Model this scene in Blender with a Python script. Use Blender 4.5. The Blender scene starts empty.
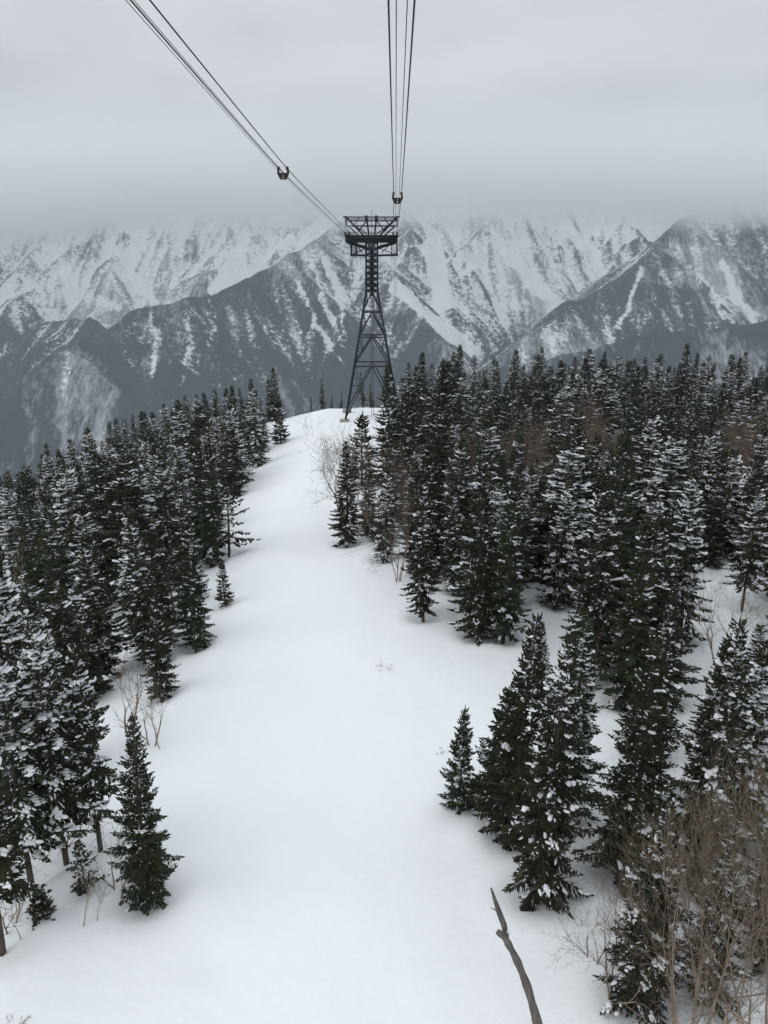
import bpy, math, random
import numpy as np
from mathutils import Vector, Matrix

random.seed(7)
rng = np.random.default_rng(11)
S = bpy.context.scene
COL = S.collection
R = math.radians

# ------------------------------------------------------------------ camera
CZ = 32.0                       # eye height above the ground datum
PITCH = R(18.5)
F = 770.0
cam = bpy.data.cameras.new('camera')
cam.sensor_fit = 'VERTICAL'
cam.sensor_height = 36.0
cam.lens = 36.0 * F / 1024.0
cam.clip_start = 0.2
cam.clip_end = 60000
co = bpy.data.objects.new('camera', cam)
co.location = (0, 0, CZ)
co.rotation_euler = (R(90) - PITCH, 0, 0)
COL.objects.link(co)
S.camera = co
cp, sp = math.cos(PITCH), math.sin(PITCH)


def ray(px, py):
    a = (px - 384.0) / F
    b = (512.0 - py) / F
    return a, cp + sp * b, cp * b - sp       # X, Y, Z for unit depth


def at(px, py, Y):
    x, y, z = ray(px, py)
    return (x / y * Y, Y, CZ + z / y * Y)


def proj(x, y, z):
    z = z - CZ
    d = y * cp - z * sp
    u = y * sp + z * cp
    return 384 + F * x / d, 512 - F * u / d, d


# ------------------------------------------------------------------ tags
def tag(o, label=None, cat=None, group=None, kind=None):
    if label: o['label'] = label
    if cat: o['category'] = cat
    if group: o['group'] = group
    if kind: o['kind'] = kind
    return o


def link(name, me, mat=None, parent=None):
    o = bpy.data.objects.new(name, me)
    COL.objects.link(o)
    if mat and me is not None and not me.materials:
        me.materials.append(mat)
    if parent: o.parent = parent
    return o


def empty(name, loc=(0, 0, 0), rz=0.0):
    o = bpy.data.objects.new(name, None)
    o.location = loc
    o.rotation_euler = (0, 0, rz)
    o.empty_display_size = 0.3
    COL.objects.link(o)
    return o


def mesh_np(name, V, faces, smooth=False):
    """V (n,3); faces: list of (m,k) int arrays"""
    me = bpy.data.meshes.new(name)
    V = np.asarray(V, dtype=np.float32)
    me.vertices.add(len(V))
    me.vertices.foreach_set('co', V.ravel())
    loops = np.concatenate([f.ravel() for f in faces]).astype(np.int32)
    tot = np.concatenate([np.full(len(f), f.shape[1]) for f in faces]).astype(np.int32)
    start = np.concatenate([[0], np.cumsum(tot)[:-1]]).astype(np.int32)
    me.loops.add(len(loops))
    me.loops.foreach_set('vertex_index', loops)
    me.polygons.add(len(tot))
    me.polygons.foreach_set('loop_start', start)
    me.polygons.foreach_set('loop_total', tot)
    me.update(calc_edges=True)
    if smooth:
        me.polygons.foreach_set('use_smooth', np.ones(len(tot), dtype=bool))
    return me


class MB:
    """collects shapes for ONE mesh"""
    def __init__(s):
        s.v = []; s.q = []; s.t = []; s.n = 0

    def add(s, V, Q=None, T=None):
        V = np.asarray(V, dtype=float)
        s.v.append(V)
        if Q is not None and len(Q): s.q.append(np.asarray(Q) + s.n)
        if T is not None and len(T): s.t.append(np.asarray(T) + s.n)
        s.n += len(V)

    def bar(s, a, b, w, h=None):
        """square steel section from a to b"""
        a = np.array(a, float); b = np.array(b, float)
        h = h or w
        d = b - a; L = np.linalg.norm(d)
        if L < 1e-6: return
        d /= L
        up = np.array([0, 0, 1.0]) if abs(d[2]) < 0.9 else np.array([0, 1.0, 0])
        r = np.cross(d, up); r /= np.linalg.norm(r)
        u = np.cross(r, d)
        P = []
        for c in (a, b):
            for i, j in ((-1, -1), (1, -1), (1, 1), (-1, 1)):
                P.append(c + r * i * w / 2 + u * j * h / 2)
        s.add(P, [(0, 1, 2, 3), (7, 6, 5, 4), (0, 4, 5, 1), (1, 5, 6, 2), (2, 6, 7, 3), (3, 7, 4, 0)])

    def box(s, lo, hi):
        x0, y0, z0 = lo; x1, y1, z1 = hi
        s.add([(x0, y0, z0), (x1, y0, z0), (x1, y1, z0), (x0, y1, z0), (x0, y0, z1), (x1, y0, z1), (x1, y1, z1), (x0, y1, z1)],
              [(3, 2, 1, 0), (4, 5, 6, 7), (0, 1, 5, 4), (1, 2, 6, 5), (2, 3, 7, 6), (3, 0, 4, 7)])

    def tube(s, pts, rad, n=6, cap=True):
        pts = np.asarray(pts, float)
        m = len(pts)
        rad = np.broadcast_to(np.asarray(rad, float), (m,))
        d = np.gradient(pts, axis=0)
        d /= np.linalg.norm(d, axis=1)[:, None] + 1e-12
        ref = np.array([0.13, 0.31, 1.0]) if abs(d[0][2]) < 0.8 else np.array([1.0, 0.2, 0.1])
        r = np.cross(d, ref); r /= np.linalg.norm(r, axis=1)[:, None] + 1e-12
        u = np.cross(r, d)
        ang = np.arange(n) * 2 * math.pi / n
        V = pts[:, None, :] + rad[:, None, None] * (np.cos(ang)[None, :, None] * r[:, None, :] + np.sin(ang)[None, :, None] * u[:, None, :])
        V = V.reshape(-1, 3)
        Q = []
        i = np.arange(m - 1)[:, None]; j = np.arange(n)[None, :]
        a = i * n + j; b = i * n + (j + 1) % n
        Q = np.stack([a, b, b + n, a + n], -1).reshape(-1, 4)
        T = []
        if cap:
            for k in range(1, n - 1):
                T.append((0, k + 1, k)); T.append(((m - 1) * n, (m - 1) * n + k, (m - 1) * n + k + 1))
        s.add(V, Q, T)

    def mesh(s, name, smooth=False):
        f = []
        if s.q: f.append(np.concatenate(s.q))
        if s.t: f.append(np.concatenate(s.t))
        return mesh_np(name, np.concatenate(s.v), f, smooth)

    def build(s, name, mat, parent=None, smooth=False):
        return link(name, s.mesh(name, smooth), mat, parent)


# ------------------------------------------------------------------ numpy noise
_P = np.random.default_rng(3).random((512, 512))


def vnoise(x, y):
    xi = np.floor(x).astype(int); yi = np.floor(y).astype(int)
    fx = x - xi; fy = y - yi
    fx = fx * fx * fx * (fx * (fx * 6 - 15) + 10); fy = fy * fy * fy * (fy * (fy * 6 - 15) + 10)
    a = _P[xi & 511, yi & 511]; b = _P[(xi + 1) & 511, yi & 511]
    c = _P[xi & 511, (yi + 1) & 511]; d = _P[(xi + 1) & 511, (yi + 1) & 511]
    return (a + (b - a) * fx) * (1 - fy) + (c + (d - c) * fx) * fy - 0.5


def fbm(x, y, oct=5, lac=2.03, gain=0.5):
    s = 0; a = 1.0
    for i in range(oct):
        s = s + a * vnoise(x + 17.3 * i, y - 9.1 * i)
        x = x * lac; y = y * lac; a *= gain
    return s


def ridged(x, y, oct=4, gain=0.5):
    s = 0; a = 1.0
    for i in range(oct):
        s = s + a * (0.5 - 2 * np.abs(vnoise(x + 31.7 * i, y + 11.9 * i)))
        x = x * 2.1; y = y * 2.1; a *= gain
    return s


# ------------------------------------------------------------------ materials
def new_mat(name):
    m = bpy.data.materials.new(name)
    m.use_nodes = True
    nt = m.node_tree
    b = nt.nodes['Principled BSDF']
    return m, nt, b


def N(nt, t, **kw):
    n = nt.nodes.new(t)
    for k, v in kw.items():
        if k.startswith('i_'):
            key = k[2:]
            n.inputs[int(key) if key.isdigit() else key.replace('_', ' ')].default_value = v
        else:
            setattr(n, k, v)
    return n


def simple(name, col, rough=0.7, var=0.25, scale=3.0, metal=0.0, bump=0.0, objvar=0.0, stretch=(1, 1, 1)):
    m, nt, b = new_mat(name)
    L = nt.links.new
    tc = N(nt, 'ShaderNodeTexCoord')
    mp = N(nt, 'ShaderNodeMapping'); mp.inputs['Scale'].default_value = stretch
    L(tc.outputs['Object'], mp.inputs['Vector'])
    no = N(nt, 'ShaderNodeTexNoise'); no.inputs['Scale'].default_value = scale; no.inputs['Detail'].default_value = 5
    L(mp.outputs['Vector'], no.inputs['Vector'])
    mr = N(nt, 'ShaderNodeMapRange'); mr.inputs['From Min'].default_value = 0.3; mr.inputs['From Max'].default_value = 0.7
    mr.inputs['To Min'].default_value = 1 - var; mr.inputs['To Max'].default_value = 1 + var
    L(no.outputs['Fac'], mr.inputs['Value'])
    hs = N(nt, 'ShaderNodeHueSaturation'); hs.inputs['Color'].default_value = (*col, 1)
    val = mr.outputs['Result']
    if objvar:
        oi = N(nt, 'ShaderNodeObjectInfo')
        m2 = N(nt, 'ShaderNodeMapRange'); m2.inputs['To Min'].default_value = 1 - objvar; m2.inputs['To Max'].default_value = 1 + objvar
        L(oi.outputs['Random'], m2.inputs['Value'])
        mu = N(nt, 'ShaderNodeMath', operation='MULTIPLY'); L(val, mu.inputs[0]); L(m2.outputs['Result'], mu.inputs[1])
        val = mu.outputs[0]
        m3 = N(nt, 'ShaderNodeMapRange'); m3.inputs['To Min'].default_value = 0.47; m3.inputs['To Max'].default_value = 0.525
        L(oi.outputs['Random'], m3.inputs['Value']); L(m3.outputs['Result'], hs.inputs['Hue'])
    L(val, hs.inputs['Value'])
    L(hs.outputs['Color'], b.inputs['Base Color'])
    b.inputs['Roughness'].default_value = rough
    b.inputs['Metallic'].default_value = metal
    b.inputs['Specular IOR Level'].default_value = 0.3
    if bump:
        bp = N(nt, 'ShaderNodeBump'); bp.inputs['Strength'].default_value = bump; bp.inputs['Distance'].default_value = 0.02
        L(no.outputs['Fac'], bp.inputs['Height']); L(bp.outputs['Normal'], b.inputs['Normal'])
    return m


M = {}
M['needle'] = simple('fir_needles', (0.030, 0.040, 0.017), 0.6, 0.5, 1.3, objvar=0.35)
M['needle_far'] = M['needle']
M['bark'] = simple('conifer_bark', (0.085, 0.068, 0.055), 0.9, 0.4, 6.0, bump=0.6, stretch=(1, 1, 0.3))
M['snowclump'] = simple('branch_snow', (0.80, 0.82, 0.85), 0.6, 0.05, 4.0)
M['birch'] = simple('birch_bark', (0.26, 0.205, 0.16), 0.85, 0.3, 5.0, bump=0.4, stretch=(1, 1, 0.25))
M['twig'] = simple('bare_twigs', (0.165, 0.125, 0.096), 0.85, 0.25, 2.0, objvar=0.15)
M['deadwood'] = simple('dead_wood', (0.115, 0.105, 0.095), 0.9, 0.45, 7.0, bump=0.9, stretch=(1, 1, 0.15))
M['steel'] = simple('painted_steel', (0.028, 0.036, 0.046), 0.5, 0.25, 1.5, metal=0.3)
M['steel2'] = simple('galvanised_steel', (0.13, 0.14, 0.15), 0.5, 0.2, 1.5, metal=0.5)
M['rope'] = simple('wire_rope', (0.03, 0.033, 0.037), 0.45, 0.2, 2.0, metal=0.5)
M['hauler'] = simple('haul_rope', (0.07, 0.075, 0.08), 0.45, 0.2, 2.0, metal=0.5)
M['rust'] = simple('brown_carrier_paint', (0.05, 0.026, 0.022), 0.6, 0.3, 4.0)
M['concrete'] = simple('concrete', (0.3, 0.3, 0.29), 0.9, 0.15, 2.0)


def snow_ground_mat():
    m, nt, b = new_mat('fresh_snow')
    L = nt.links.new
    tc = N(nt, 'ShaderNodeTexCoord')
    n1 = N(nt, 'ShaderNodeTexNoise'); n1.inputs['Scale'].default_value = 0.05; n1.inputs['Detail'].default_value = 4
    n2 = N(nt, 'ShaderNodeTexNoise'); n2.inputs['Scale'].default_value = 1.4; n2.inputs['Detail'].default_value = 6
    L(tc.outputs['Object'], n1.inputs['Vector']); L(tc.outputs['Object'], n2.inputs['Vector'])
    mr = N(nt, 'ShaderNodeMapRange'); mr.inputs['From Min'].default_value = 0.3; mr.inputs['From Max'].default_value = 0.7
    L(n1.outputs['Fac'], mr.inputs['Value'])
    mx = N(nt, 'ShaderNodeMix', data_type='RGBA')
    mx.inputs[6].default_value = (0.84, 0.88, 0.905, 1); mx.inputs[7].default_value = (0.87, 0.90, 0.92, 1)
    L(mr.outputs['Result'], mx.inputs[0])
    # bits of bark and needles shed in the woods (attribute: how wooded the ground is)
    at_ = N(nt, 'ShaderNodeAttribute', attribute_name='wood')
    n3 = N(nt, 'ShaderNodeTexNoise'); n3.inputs['Scale'].default_value = 3.2; n3.inputs['Detail'].default_value = 8; n3.inputs['Roughness'].default_value = 0.75
    L(tc.outputs['Object'], n3.inputs['Vector'])
    m3 = N(nt, 'ShaderNodeMapRange'); m3.inputs['From Min'].default_value = 0.56; m3.inputs['From Max'].default_value = 0.66
    L(n3.outputs['Fac'], m3.inputs['Value'])
    mu = N(nt, 'ShaderNodeMath', operation='MULTIPLY'); L(m3.outputs['Result'], mu.inputs[0]); L(at_.outputs['Fac'], mu.inputs[1])
    mu2 = N(nt, 'ShaderNodeMath', operation='MULTIPLY'); L(mu.outputs[0], mu2.inputs[0]); mu2.inputs[1].default_value = 0.45
    mx2 = N(nt, 'ShaderNodeMix', data_type='RGBA'); L(mu2.outputs[0], mx2.inputs[0]); L(mx.outputs[2], mx2.inputs[6])
    mx2.inputs[7].default_value = (0.2, 0.15, 0.12, 1)
    L(mx2.outputs[2], b.inputs['Base Color'])
    b.inputs['Roughness'].default_value = 0.75
    b.inputs['Specular IOR Level'].default_value = 0.2
    bp = N(nt, 'ShaderNodeBump'); bp.inputs['Strength'].default_value = 0.4; bp.inputs['Distance'].default_value = 0.15
    L(n2.outputs['Fac'], bp.inputs['Height']); L(bp.outputs['Normal'], b.inputs['Normal'])
    return m


M['snow'] = snow_ground_mat()


def mountain_mat():
    m, nt, b = new_mat('snowy_mountainside')
    L = nt.links.new
    tc = N(nt, 'ShaderNodeTexCoord')
    at_ = N(nt, 'ShaderNodeAttribute', attribute_name='snow')
    fr = N(nt, 'ShaderNodeAttribute', attribute_name='frost')
    # ragged snow edges
    n1 = N(nt, 'ShaderNodeTexNoise'); n1.inputs['Scale'].default_value = 0.045; n1.inputs['Detail'].default_value = 9; n1.inputs['Roughness'].default_value = 0.82
    L(tc.outputs['Object'], n1.inputs['Vector'])
    a = N(nt, 'ShaderNodeMath', operation='MULTIPLY_ADD'); L(n1.outputs['Fac'], a.inputs[0]); a.inputs[1].default_value = 3.4
    L(at_.outputs['Fac'], a.inputs[2])
    mr = N(nt, 'ShaderNodeMapRange'); mr.inputs['From Min'].default_value = 1.93; mr.inputs['From Max'].default_value = 2.25
    L(a.outputs[0], mr.inputs['Value'])
    # leafless woods and rock ribs over snow: strips running down the slope
    mp = N(nt, 'ShaderNodeMapping'); mp.inputs['Scale'].default_value = (0.075, 0.016, 0.018)
    L(tc.outputs['Object'], mp.inputs['Vector'])
    n3 = N(nt, 'ShaderNodeTexNoise'); n3.inputs['Scale'].default_value = 1.0; n3.inputs['Detail'].default_value = 7; n3.inputs['Roughness'].default_value = 0.75
    L(mp.outputs['Vector'], n3.inputs['Vector'])
    f2 = N(nt, 'ShaderNodeMath', operation='MULTIPLY_ADD'); L(n3.outputs['Fac'], f2.inputs[0]); f2.inputs[1].default_value = 2.2
    L(fr.outputs['Fac'], f2.inputs[2])
    mr2 = N(nt, 'ShaderNodeMapRange'); mr2.inputs['From Min'].default_value = 1.25; mr2.inputs['From Max'].default_value = 2.1; mr2.inputs['To Max'].default_value = 0.9
    L(f2.outputs[0], mr2.inputs['Value'])
    n2 = N(nt, 'ShaderNodeTexNoise'); n2.inputs['Scale'].default_value = 0.004; n2.inputs['Detail'].default_value = 3
    L(tc.outputs['Object'], n2.inputs['Vector'])
    rk = N(nt, 'ShaderNodeMix', data_type='RGBA'); L(n2.outputs['Fac'], rk.inputs[0])
    rk.inputs[6].default_value = (0.028, 0.036, 0.046, 1); rk.inputs[7].default_value = (0.07, 0.076, 0.086, 1)
    m0 = N(nt, 'ShaderNodeMix', data_type='RGBA'); L(mr2.outputs['Result'], m0.inputs[0]); L(rk.outputs[2], m0.inputs[6]); m0.inputs[7].default_value = (0.66, 0.68, 0.71, 1)
    mx = N(nt, 'ShaderNodeMix', data_type='RGBA'); L(mr.outputs['Result'], mx.inputs[0])
    L(m0.outputs[2], mx.inputs[6]); mx.inputs[7].default_value = (0.93, 0.94, 0.95, 1)
    L(mx.outputs[2], b.inputs['Base Color'])
    b.inputs['Roughness'].default_value = 0.9; b.inputs['Specular IOR Level'].default_value = 0.1
    bp = N(nt, 'ShaderNodeBump'); bp.inputs['Strength'].default_value = 0.8; bp.inputs['Distance'].default_value = 14
    L(n1.outputs['Fac'], bp.inputs['Height']); L(bp.outputs['Normal'], b.inputs['Normal'])
    return m


M['mountain'] = mountain_mat()

# ------------------------------------------------------------------ near terrain
_YK = [-400, -60, 0, 20, 60, 100, 130, 150, 162, 172, 185, 210, 300, 500, 900, 1400]
_ZK = [-10, -22, -25.2, -26, -29, -31.3, -32.0, -31.9, -31.7, -32.6, -35.5, -44, -90, -220, -520, -900]


def _lerp(y):
    return (np.interp(y - 6, _YK, _ZK) + np.interp(y, _YK, _ZK) + np.interp(y + 6, _YK, _ZK)) / 3


def ground(x, y):
    """world height of the snow surface"""
    x = np.asarray(x, float); y = np.asarray(y, float)
    z = _lerp(y)
    xl = -13 - np.clip((40 - y) * 0.1, 0, 5)
    dl = np.clip(xl - x, 0, None)
    z = z - 0.24 * dl - 0.0016 * dl * dl * (dl < 400)
    z = z - np.where(dl >= 400, 60, 0)
    dr = np.clip(x - 10, 0, None)
    z = z + 0.02 * np.minimum(dr, 60) - 0.0012 * np.clip(x - 75, 0, 500) ** 2 * 0.6
    # shoulder of the piste: faint camber
    z = z + 0.35 * np.cos(np.clip((x - 1) / 14, -2, 2)) * np.clip((120 - y) / 60, 0, 1)
    z = z + 0.9 * fbm(x / 38, y / 38, 3) + 0.22 * fbm(x / 9 + 5, y / 9, 3)
    return z + CZ


def hit(px, py):
    """where the sight line through a point of the picture meets the snow"""
    dx, dy, dz = ray(px, py)
    t = 8.0
    prev = t
    while t < 1200:
        if CZ + dz * t < float(ground(dx * t, dy * t)):
            lo, hi = prev, t
            for _ in range(24):
                mid = (lo + hi) / 2
                if CZ + dz * mid < float(ground(dx * mid, dy * mid)): hi = mid
                else: lo = mid
            return dx * hi, dy * hi
        prev = t
        t += 0.7
    return None


# edges of the two woods, where the snow of the open run meets the first trees
L_EDGE = [(286, 424), (276, 446), (262, 470), (238, 512), (236, 556), (212, 600), (208, 648), (172, 696), (128, 720), (118, 790),
          (96, 868), (30, 905), (-60, 945), (-260, 1010)]
R_EDGE = [(338, 424), (326, 455), (328, 500), (342, 546), (384, 566), (422, 620), (478, 640), (520, 650), (565, 662), (575, 720),
          (590, 800), (596, 880), (600, 960), (606, 1060), (612, 1200)]
LW = [hit(*p) for p in L_EDGE]
RW = [hit(*p) for p in R_EDGE]
LWy = np.array(sorted([(p[1], p[0]) for p in LW])); RWy = np.array(sorted([(p[1], p[0]) for p in RW]))


def edge_l(y): return np.interp(y, LWy[:, 0], LWy[:, 1])
def edge_r(y): return np.interp(y, RWy[:, 0], RWy[:, 1])


# small spoor-like dimple seen low on the run
DIMPLES = [hit(212, 960), hit(330, 655), hit(402, 712)]


def build_ground():
    xs = np.concatenate([np.arange(-520, -140, 12), np.arange(-140, -70, 3.0), np.arange(-70, 85, 0.6), np.arange(85, 150, 3.0), np.arange(150, 540, 12)])
    ys = np.concatenate([np.arange(-120, -10, 5.0), np.arange(-10, 100, 0.6), np.arange(100, 230, 1.2), np.arange(230, 1400, 10)])
    X, Y = np.meshgrid(xs, ys)
    Z = ground(X, Y)
    el = edge_l(Y); er = edge_r(Y)
    w = np.clip(np.maximum((el - X), (X - er)) / 4.0 + 0.3, 0, 1) * (Y < 240)
    Z = Z + w * (0.30 * fbm(X / 2.2, Y / 2.2, 3) + 0.12 * ridged(X / 4.0, Y / 4.0, 2))
    for i, (dx, dy) in enumerate(DIMPLES):
        r2 = (X - dx) ** 2 + ((Y - dy) * 0.8) ** 2
        Z = Z - (0.22 if i == 0 else 0.07) * np.exp(-r2 / 0.45)
    for (tx, ty, th) in USED:
        i0, i1 = np.searchsorted(xs, (tx - 4, tx + 4)); j0, j1 = np.searchsorted(ys, (ty - 4, ty + 4))
        if i1 <= i0 or j1 <= j0: continue
        r_ = np.hypot(X[j0:j1, i0:i1] - tx, Y[j0:j1, i0:i1] - ty)
        k_ = min(1.0, th / 10)
        Z[j0:j1, i0:i1] += k_ * (-0.42 * np.exp(-(r_ / 0.9) ** 2) + 0.16 * np.exp(-((r_ - 2.0) / 0.8) ** 2))
    Z = Z + (Y < 200) * (0.06 * fbm(X / 1.9 + 9, Y / 3.4, 3) + 0.03 * vnoise(X / 0.9, Y / 1.3))
    ny, nx = X.shape
    i = np.arange(ny - 1)[:, None]; j = np.arange(nx - 1)[None, :]
    a = i * nx + j
    Q = np.stack([a, a + 1, a + 1 + nx, a + nx], -1).reshape(-1, 4)
    me = mesh_np('snow_ground', np.stack([X, Y, Z], -1).reshape(-1, 3), [Q], True)
    at_ = me.attributes.new('wood', 'FLOAT', 'POINT')
    at_.data.foreach_set('value', w.ravel().astype(np.float32))
    o = link('snow_ground', me, M['snow'])
    tag(o, kind='structure')


# ------------------------------------------------------------------ mountains
def build_mountains():
    r = np.random.default_rng(21)
    main = {
        'A': [(-260, 236, 5600), (-100, 232, 5600), (0, 236, 5500), (60, 226, 5400), (110, 214, 5300), (165, 196, 5400), (235, 188, 5500), (300, 200, 5400),
              (350, 184, 5300), (420, 198, 5400), (480, 188, 5500), (560, 186, 5600), (640, 190, 5600), (700, 184, 5500), (768, 182, 5400), (880, 176, 5400), (1050, 180, 5400)],
        'B': [(350, 184, 5300), (338, 222, 4800), (300, 252, 4400), (236, 281, 4000), (190, 299, 3800), (145, 302, 3600), (105, 328, 3350), (60, 352, 3150),
              (0, 392, 2950), (-90, 440, 2700), (-220, 500, 2500)],
        'B1': [(338, 222, 4800), (380, 262, 4400), (410, 300, 4100), (440, 345, 3800), (450, 380, 3500)],
        'B2': [(-200, 330, 4700), (-60, 345, 4500), (0, 341, 4400), (42, 322, 4300), (80, 314, 4200), (108, 330, 4050), (135, 350, 3900)],
        'C': [(1050, 190, 4700), (880, 196, 4700), (790, 204, 4700), (762, 213, 4650), (738, 204, 4600), (722, 211, 4520), (706, 221, 4450), (690, 219, 4400), (668, 236, 4270), (645, 254, 4150), (592, 289, 3900), (545, 318, 3700), (502, 350, 3500), (488, 385, 3350)],
        'D': [(1000, 300, 2900), (860, 312, 2800), (768, 324, 2750), (700, 331, 2700), (640, 333, 2700), (590, 346, 2700), (545, 368, 2650), (515, 400, 2600)],
        'G': [(560, 186, 5600), (520, 235, 5200), (500, 285, 4900), (492, 330, 4600)],
        'G2': [(235, 188, 5500), (225, 235, 5000), (205, 275, 4700)],
        'G3': [(420, 198, 5400), (425, 245, 5100), (455, 300, 4700)],
        'G4': [(110, 214, 5300), (85, 262, 4950), (60, 295, 4700)],
    }
    segs = []          # x0 y0 z0 x1 y1 z1 slope

    def poly(P, slope):
        for a, b in zip(P[:-1], P[1:]):
            segs.append((*a, *b, slope))

    def resample(P, step):
        P = np.array(P, float)
        d = np.concatenate([[0], np.cumsum(np.linalg.norm(np.diff(P[:, :2], axis=0), axis=1))])
        t = np.arange(0, d[-1], step)
        return np.stack([np.interp(t, d, P[:, k]) for k in range(3)], -1)

    for key, pl in main.items():
        W = [at(*p) for p in pl]
        W = resample(W, 110)
        n = len(W)
        # small saddles and knobs along the crest
        jit = fbm(np.arange(n) * 0.45 + ord(key[0]) * 3.1, np.full(n, 3.3 * len(key)), 3)
        amp = {'A': 75, 'B': 10, 'C': 26, 'D': 12}.get(key, 26)
        W[:, 2] += jit * amp
        W[:, 0] += r.normal(0, 14, n)
        poly(W, 0.80)
        k = 1
        while k < n - 1:
            d = W[min(k + 1, n - 1), :2] - W[k - 1, :2]; d /= np.linalg.norm(d) + 1e-9
            for sgn in (-1, 1):
                if r.random() < 0.12: continue
                nrm = np.array([-d[1], d[0]]) * sgn
                a = r.normal(0, 0.33)
                dr = np.array([nrm[0] * math.cos(a) - nrm[1] * math.sin(a), nrm[0] * math.sin(a) + nrm[1] * math.cos(a)])
                p = W[k].copy(); P = [p.copy()]
                ln = r.uniform(500, 1300); st = 90; sl = r.uniform(0.50, 0.64)
                for q in range(int(ln / st)):
                    a = r.normal(0, 0.16)
                    dr = np.array([dr[0] * math.cos(a) - dr[1] * math.sin(a), dr[0] * math.sin(a) + dr[1] * math.cos(a)])
                    p = p.copy(); p[:2] += dr * st; p[2] -= st * sl * r.uniform(0.6, 1.4)
                    P.append(p)
                    if q > 0 and q % 1 == 0:
                        for s2 in (-1, 1):
                            if r.random() < 0.35: continue
                            a2 = s2 * r.uniform(0.6, 1.1)
                            d2 = np.array([dr[0] * math.cos(a2) - dr[1] * math.sin(a2), dr[0] * math.sin(a2) + dr[1] * math.cos(a2)])
                            l2 = r.uniform(110, 300)
                            m_ = p + np.array([*(d2 * l2 * .5), -l2 * .5 * r.uniform(.55, .8)])
                            e_ = m_ + np.array([*(d2 * l2 * .5), -l2 * .5 * r.uniform(.7, .95)])
                            poly([p, m_, e_], 1.0)
                poly(P, 0.92)
            k += int(r.integers(2, 4))
    G = 12.0
    xs = np.arange(-4300, 4300, G); ys = np.arange(1150, 6500, G)
    X, Y = np.meshgrid(xs, ys)
    nx, ny = len(xs), len(ys)
    Z = np.full(X.shape, -1000.0 + CZ)
    wx = X + 90 * fbm(X / 420, Y / 420, 4); wy = Y + 90 * fbm(X / 420 + 50, Y / 420 + 9, 4)
    for (x0, y0, z0, x1, y1, z1, s) in segs:
        # only the patch this segment can reach
        reach = max(z0, z1) - (-1000 + CZ)
        reach = min(reach / s, 900 if s < 0.85 else (520 if s < 0.95 else 260)) + 60
        i0 = max(0, int((min(x0, x1) - reach - xs[0]) / G)); i1 = min(nx, int((max(x0, x1) + reach - xs[0]) / G) + 1)
        j0 = max(0, int((min(y0, y1) - reach - ys[0]) / G)); j1 = min(ny, int((max(y0, y1) + reach - ys[0]) / G) + 1)
        if i0 >= i1 or j0 >= j1: continue
        px = wx[j0:j1, i0:i1]; py = wy[j0:j1, i0:i1]
        dx, dy = x1 - x0, y1 - y0
        t = np.clip(((px - x0) * dx + (py - y0) * dy) / (dx * dx + dy * dy + 1e-9), 0, 1)
        dist = np.hypot(px - x0 - t * dx, py - y0 - t * dy)
        h = z0 + t * (z1 - z0) - s * dist
        Zs = Z[j0:j1, i0:i1]
        np.maximum(Zs, h, out=Zs)

    def blur(A, n):
        for _ in range(n):
            A = (A + np.roll(A, 1, 0) + np.roll(A, -1, 0) + np.roll(A, 1, 1) + np.roll(A, -1, 1)) / 5
        return A
    Z = blur(Z, 1)
    Z = Z + 20 * ridged(X / 260, Y / 260, 2, 0.5) + (4 + 7 * np.clip((Y - 4300) / 500, 0, 1)) * ridged(X / 110, Y / 110, 3, 0.55)

    def smear(Z, seed, steps, wid):
        # noise smeared along the fall line: the flutes and couloirs of the faces
        gy, gx = np.gradient(blur(Z, 6), G)
        gl = np.hypot(gx, gy) + 1e-6
        fx, fy = -gx / gl, -gy / gl
        rg = np.random.default_rng(seed)
        base = vnoise(X / wid + seed, Y / wid) + 0.5 * vnoise(X / wid * 2.1, Y / wid * 2.1 + seed)
        acc = np.zeros_like(Z)
        JJ, II = np.meshgrid(np.arange(ny), np.arange(nx), indexing='ij')
        for sgn in (-1, 1):
            pi, pj = II.astype(float), JJ.astype(float)
            for q in range(steps):
                ii = np.clip(pi.round().astype(int), 0, nx - 1); jj = np.clip(pj.round().astype(int), 0, ny - 1)
                acc += base[jj, ii]
                pi = pi + sgn * fx[jj, ii]; pj = pj + sgn * fy[jj, ii]
        return (acc - acc.mean()) / acc.std()
    fl1 = smear(Z, 8, 22, 52.0)
    fl2 = smear(Z, 15, 10, 26.0)
    nearer = np.clip((Y - 4400) / 500, 0.25, 1)
    Z = Z - nearer * (12 * fl1 + 6 * fl2)
    Z = Z + np.clip((Z - CZ + 150) / 250, 0, 1) * (Y > 4300) * 26 * ridged(X / 95 + 7, Y / 95, 3, 0.6)
    gy, gx = np.gradient(Z, G)
    gl = np.hypot(gx, gy) + 1e-6
    c1 = (blur(Z, 8) - Z); c2 = (blur(Z, 45) - Z)
    c1 /= c1.std(); c2 /= c2.std()
    streak = 0.75 * fl1 + 0.65 * fl2
    big = fbm(X / 600 + 3, Y / 600 + 8, 3)
    far = np.clip((Y - 4080) / 620, 0, 1)                         # the high main range is whiter
    alt = np.clip((Z - CZ + 500) / 600, -0.5, 1.0)
    snow = -0.02 + 0.17 * np.clip(c1, -1.2, 2) + 0.13 * np.clip(c2, -1.5, 2) + 0.17 * streak + 0.30 * big + 0.34 * fbm(X / 150 + 9, Y / 150, 4) + 0.40 * far + 0.16 * alt
    frost = 0.34 + 0.16 * streak + 0.8 * fbm(X / 420 + 40, Y / 420 + 8, 3) + 0.08 * c1 + 0.22 * far
    # the big avalanche chutes
    U, Vv, _d = proj(X, Y, Z)
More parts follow.
